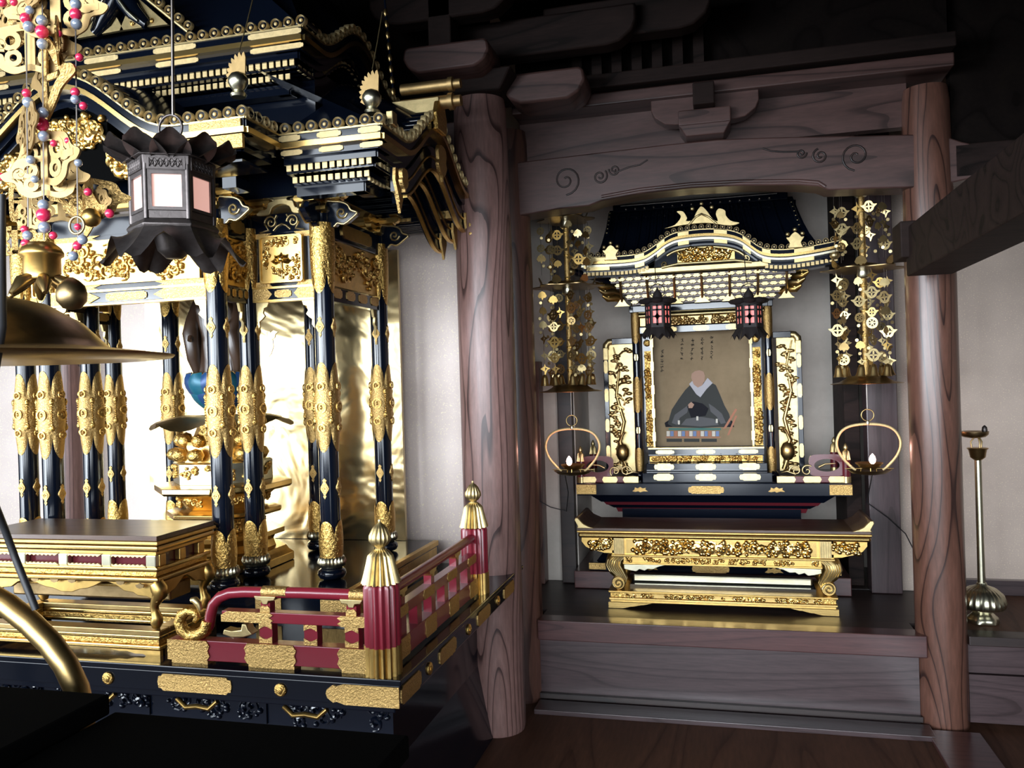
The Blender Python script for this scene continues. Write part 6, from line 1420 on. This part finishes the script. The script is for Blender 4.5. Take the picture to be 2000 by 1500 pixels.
# ================================================================== large hanging lamp in the left foreground
BY = 1.15; B0 = W(-70, 690, BY); bx_, by_ = B0.x, BY
bg = thing('large_hanging_lamp', 'large brass hanging lamp with beaded cut-out pendants in the left foreground', 'oil lamp', (bx_, by_, .85))
part('pole', MB().tube([(bx_, by_, 2.5), (bx_, by_, 1.66)], .020, 10), 'gold_fine', bg)
zr = B0.z - .012
part('dish', MB().lathe([(.332, zr), (.336, zr + .004), (.27, zr + .012), (.228, zr + .018), (.214, zr + .032), (.185, zr + .062), (.13, zr + .095), (.06, zr + .112), (.01, zr + .116), (.01, zr + .106), (.125, zr + .085), (.178, zr + .055), (.206, zr + .026), (.222, zr + .008), (.27, zr + .003)], 64, (bx_, by_, 0)), 'brass_old', bg)
def cut_plate(s_, kind):
    mb_ = MB(); t = .003
    if kind == 0:      # butterfly plate with round holes
        out_ = [(0, .040), (.030, .036), (.052, .030), (.064, .012), (.082, .002), (.074, -.010), (.056, -.014), (.048, -.032), (.026, -.042), (0, -.036)]
        full_ = out_ + [(-a_, b_) for a_, b_ in out_[1:-1][::-1]]
        full_ = sm(full_, 4)
        mb_.ring([(a_ * s_, b_ * s_) for a_, b_ in full_], [(a_ * s_ * .78, b_ * s_ * .72) for a_, b_ in full_], (0, 0, 0), X_, Z_, t)
        mb_.bx(-.008 * s_, .008 * s_, -t, 0, -.036 * s_, .040 * s_)
        for sg in (-1, 1):
            mb_.ring([(sg * .030 * s_ + a_, .012 * s_ + b_) for a_, b_ in circ(.017 * s_, 12)], [(sg * .030 * s_ + a_, .012 * s_ + b_) for a_, b_ in circ(.008 * s_, 12)], (0, -.0005, 0), X_, Z_, t)
            mb_.ring([(sg * .026 * s_ + a_, -.016 * s_ + b_) for a_, b_ in circ(.014 * s_, 12)], [(sg * .026 * s_ + a_, -.016 * s_ + b_) for a_, b_ in circ(.006 * s_, 12)], (0, -.0005, 0), X_, Z_, t)
            mb_.tube([(sg * (.046 + a_) * s_, -.0015, (.004 + b_) * s_) for a_, b_ in spiral(0, 0, .016, 1.2, 0, sg, 14)], .0024 * s_, 5)
            mb_.prism([(sg * .040 * s_, -.006 * s_), (sg * .068 * s_, -.004 * s_), (sg * .068 * s_, .006 * s_), (sg * .040 * s_, .006 * s_)][::sg], (0, -.0005, 0), X_, Z_, t)
    else:              # half plate hinged on its straight edge
        out_ = [(0, .055), (.022, .046), (.038, .026), (.05, .012), (.066, .008), (.074, -.004), (.056, -.012), (.040, -.020), (.026, -.036), (0, -.050)]
        inn = [(.010, .034), (.018, .030), (.026, .018), (.032, .010), (.038, .006), (.040, 0), (.034, -.004), (.026, -.010), (.018, -.018), (.010, -.026)]
        out_ = sm(out_, 3); inn = sm(inn, 3)
        mb_.ring([(a_ * s_, b_ * s_) for a_, b_ in out_], [(a_ * s_, b_ * s_) for a_, b_ in inn], (0, 0, 0), X_, Z_, t)
        mb_.bx(0, .034 * s_, -t, 0, -.003 * s_, .005 * s_)
    return mb_
cp = {(k, m_): cut_plate(1.0, k).mesh('cut_plate', 'brass_matte' if m_ == 'brass' else 'gold_fine', 0) for k in (0, 1) for m_ in ('brass', 'gold')}
def place_plate(u, v, Y, s_, kind, rz, mat='brass', rx=0):
    inst('cut_plate', cp[(kind, mat)], bg, W(u, v, Y), (rx, 0, rz), (s_, s_, s_))
y1 = 1.06
for u, v, s_, k, rz, m_ in ((90, 312, 1.05, 0, -.25, 'brass'), (90, 345, .8, 0, .35, 'brass'), (55, 250, .9, 0, -.6, 'brass'), (88, 158, 1.15, 1, -.3, 'gold'), (88, 140, 1.0, 1, 2.6, 'brass'), (60, 95, .95, 0, .3, 'brass'), (118, 90, .9, 0, -.9, 'gold'),
                        (20, 30, 1.0, 1, .4, 'gold'), (110, 20, 1.0, 0, .2, 'brass'), (30, 15, .9, 0, -.3, 'brass')):
    place_plate(u, v, y1, s_, k, rz, m_)
for u, v, s_, k, rz, m_ in ((175, 385, .75, 0, .5, 'gold'), (165, 415, .75, 1, -.2, 'gold'), (190, 400, .6, 0, -.4, 'brass'), (120, 400, .7, 0, .7, 'brass'), (20, 395, .6, 1, .5, 'gold'), (60, 420, .6, 0, -.2, 'brass'), (30, 470, .6, 0, .3, 'gold')):
    place_plate(u, v, 1.12, s_, k, rz, m_)
for u0, u1 in ((82, 86), (50, 55), (146, 152)):
    part('bead_string', MB().tube([W(u0, -80, y1 - .01), W(u1, 470, y1 - .01)], .0012, 5), 'wire', bg)
mer, meg = MB().ball((0, 0, 0), 1, 14).mesh('red_bead', 'bead_red'), MB().ball((0, 0, 0), 1, 14).mesh('grey_bead', 'bead_glass')
for u, v, c_, r in ((82, 62, 'r', 13), (82, 40, 'g', 11), (83, 86, 'g', 11), (50, 36, 'r', 11), (56, 52, 'g', 11), (58, 20, 'g', 9), (115, 66, 'r', 7), (148, 8, 'g', 11), (148, 28, 'r', 12), (149, 47, 'g', 11), (52, 182, 'r', 9), (55, 200, 'g', 11), (84, 220, 'g', 11), (82, 243, 'r', 14), (85, 266, 'g', 11),
                    (147, 180, 'r', 9), (147, 194, 'g', 9), (163, 207, 'r', 8), (105, 280, 'r', 7), (133, 275, 'r', 7), (153, 318, 'g', 8), (155, 112, 'r', 8), (85, 400, 'g', 11), (85, 420, 'r', 14), (87, 444, 'g', 12), (48, 448, 'r', 8), (54, 460, 'g', 10), (172, 375, 'r', 8),
                    (214, 417, 'r', 9), (152, 443, 'r', 7), (161, 468, 'g', 10), (151, 480, 'r', 9), (143, 500, 'g', 10), (104, 460, 'r', 8), (50, 475, 'r', 9), (3, 345, 'r', 8), (60, 312, 'g', 9), (68, 350, 'g', 8), (5, 5, 'r', 9), (28, 5, 'r', 8)):
    s_ = r / 1620 * 1.22
    inst('red_bead' if c_ == 'r' else 'grey_bead', mer if c_ == 'r' else meg, bg, W(u, v, y1 - .015), None, (s_, s_, s_))
bc = W(82, 515, y1); kk = 1.22 / 1620
part('bell', MB().lathe([(.002, 44 * kk), (24 * kk, 42 * kk), (36 * kk, 32 * kk), (41 * kk, 22 * kk), (41 * kk, 16 * kk), (35 * kk, 12 * kk), (35 * kk, -20 * kk), (30 * kk, -28 * kk), (33 * kk, -34 * kk)], 28, bc), 'gold', bg)
for k in range(6):
    a_ = k * pi / 3 + .3; d_ = Vector((cos(a_), sin(a_), 0))
    part('bell_leaf', MB().tube([bc + d_ * 20 * kk + Vector((0, 0, -28 * kk)), bc + d_ * 44 * kk + Vector((0, 0, -42 * kk)), bc + d_ * 66 * kk + Vector((0, 0, -66 * kk))], [10 * kk, 15 * kk, 5 * kk], 8), 'brass', bg)
b2 = W(140, 578, 1.02)
part('bell', MB().lathe([(.001, -28 * kk), (16 * kk, -24 * kk), (27 * kk, -10 * kk), (28 * kk, 6 * kk), (24 * kk, 20 * kk), (14 * kk, 30 * kk), (4 * kk, 36 * kk)], 22, b2), 'brass_old', bg)
b3 = W(178, 425, 1.10)
part('bell', MB().ball(b3, .015, 14), 'gold', bg)
part('ring', MB().tube([W(150, 440, 1.05) + Vector((.013 * cos(2 * pi * i / 20), 0, .013 * sin(2 * pi * i / 20))) for i in range(20)], .002, 6, closed=True), 'gold_pale', bg)
hp = [(-70, 1142), (-30, 1156), (15, 1182), (60, 1218), (98, 1256), (128, 1298), (150, 1345), (162, 1400), (158, 1460), (135, 1520), (95, 1570), (40, 1610)]
R_ = [W(u, v, BY) for u, v in hp]; Lm = [Vector((2 * bx_ - p_.x, p_.y, p_.z)) for p_ in R_]
part('hoop', MB().tube(Lm[::-1][:-1] + R_, .0195, 16), 'brass', bg)
part('suspension_rod', MB().tube([(bx_, by_, zr + .1), (bx_, by_, R_[0].z)], .006, 8), 'wire', bg)
part('lower_dish', MB().lathe([(.04, .845), (.09, .855), (.12, .875), (.09, .865)], 32, (bx_, by_, 0)), 'brass_old', bg)
cb = [W(4, 380, 1.10), W(4, 500, 1.10), W(5, 640, 1.02), W(-40, 900, .95), W(-12, 980, 1.06), W(8, 1030, 1.10), W(30, 1090, 1.11), W(52, 1145, 1.115), W(70, 1190, 1.12)]
part('power_cable', MB().tube(cb, .0058, 8), 'cord_black', bg)
# dark furniture in the lower left foreground
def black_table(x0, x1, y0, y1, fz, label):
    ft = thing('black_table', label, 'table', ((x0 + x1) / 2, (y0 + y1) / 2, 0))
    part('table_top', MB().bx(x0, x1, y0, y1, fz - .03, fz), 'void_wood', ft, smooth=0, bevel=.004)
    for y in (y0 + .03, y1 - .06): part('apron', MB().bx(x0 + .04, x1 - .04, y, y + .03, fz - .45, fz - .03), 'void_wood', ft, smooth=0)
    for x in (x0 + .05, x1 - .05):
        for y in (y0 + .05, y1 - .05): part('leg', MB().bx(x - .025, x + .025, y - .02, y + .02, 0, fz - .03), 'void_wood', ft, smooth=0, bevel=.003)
black_table(-3.4, W(215, 1350, 1.0).x, .66, 1.0, W(100, 1346, 1.0).z, 'tall plain black table at the lower left edge, in front of the brass hoop')  # unseen left part lengthened to block light from the pillar foot
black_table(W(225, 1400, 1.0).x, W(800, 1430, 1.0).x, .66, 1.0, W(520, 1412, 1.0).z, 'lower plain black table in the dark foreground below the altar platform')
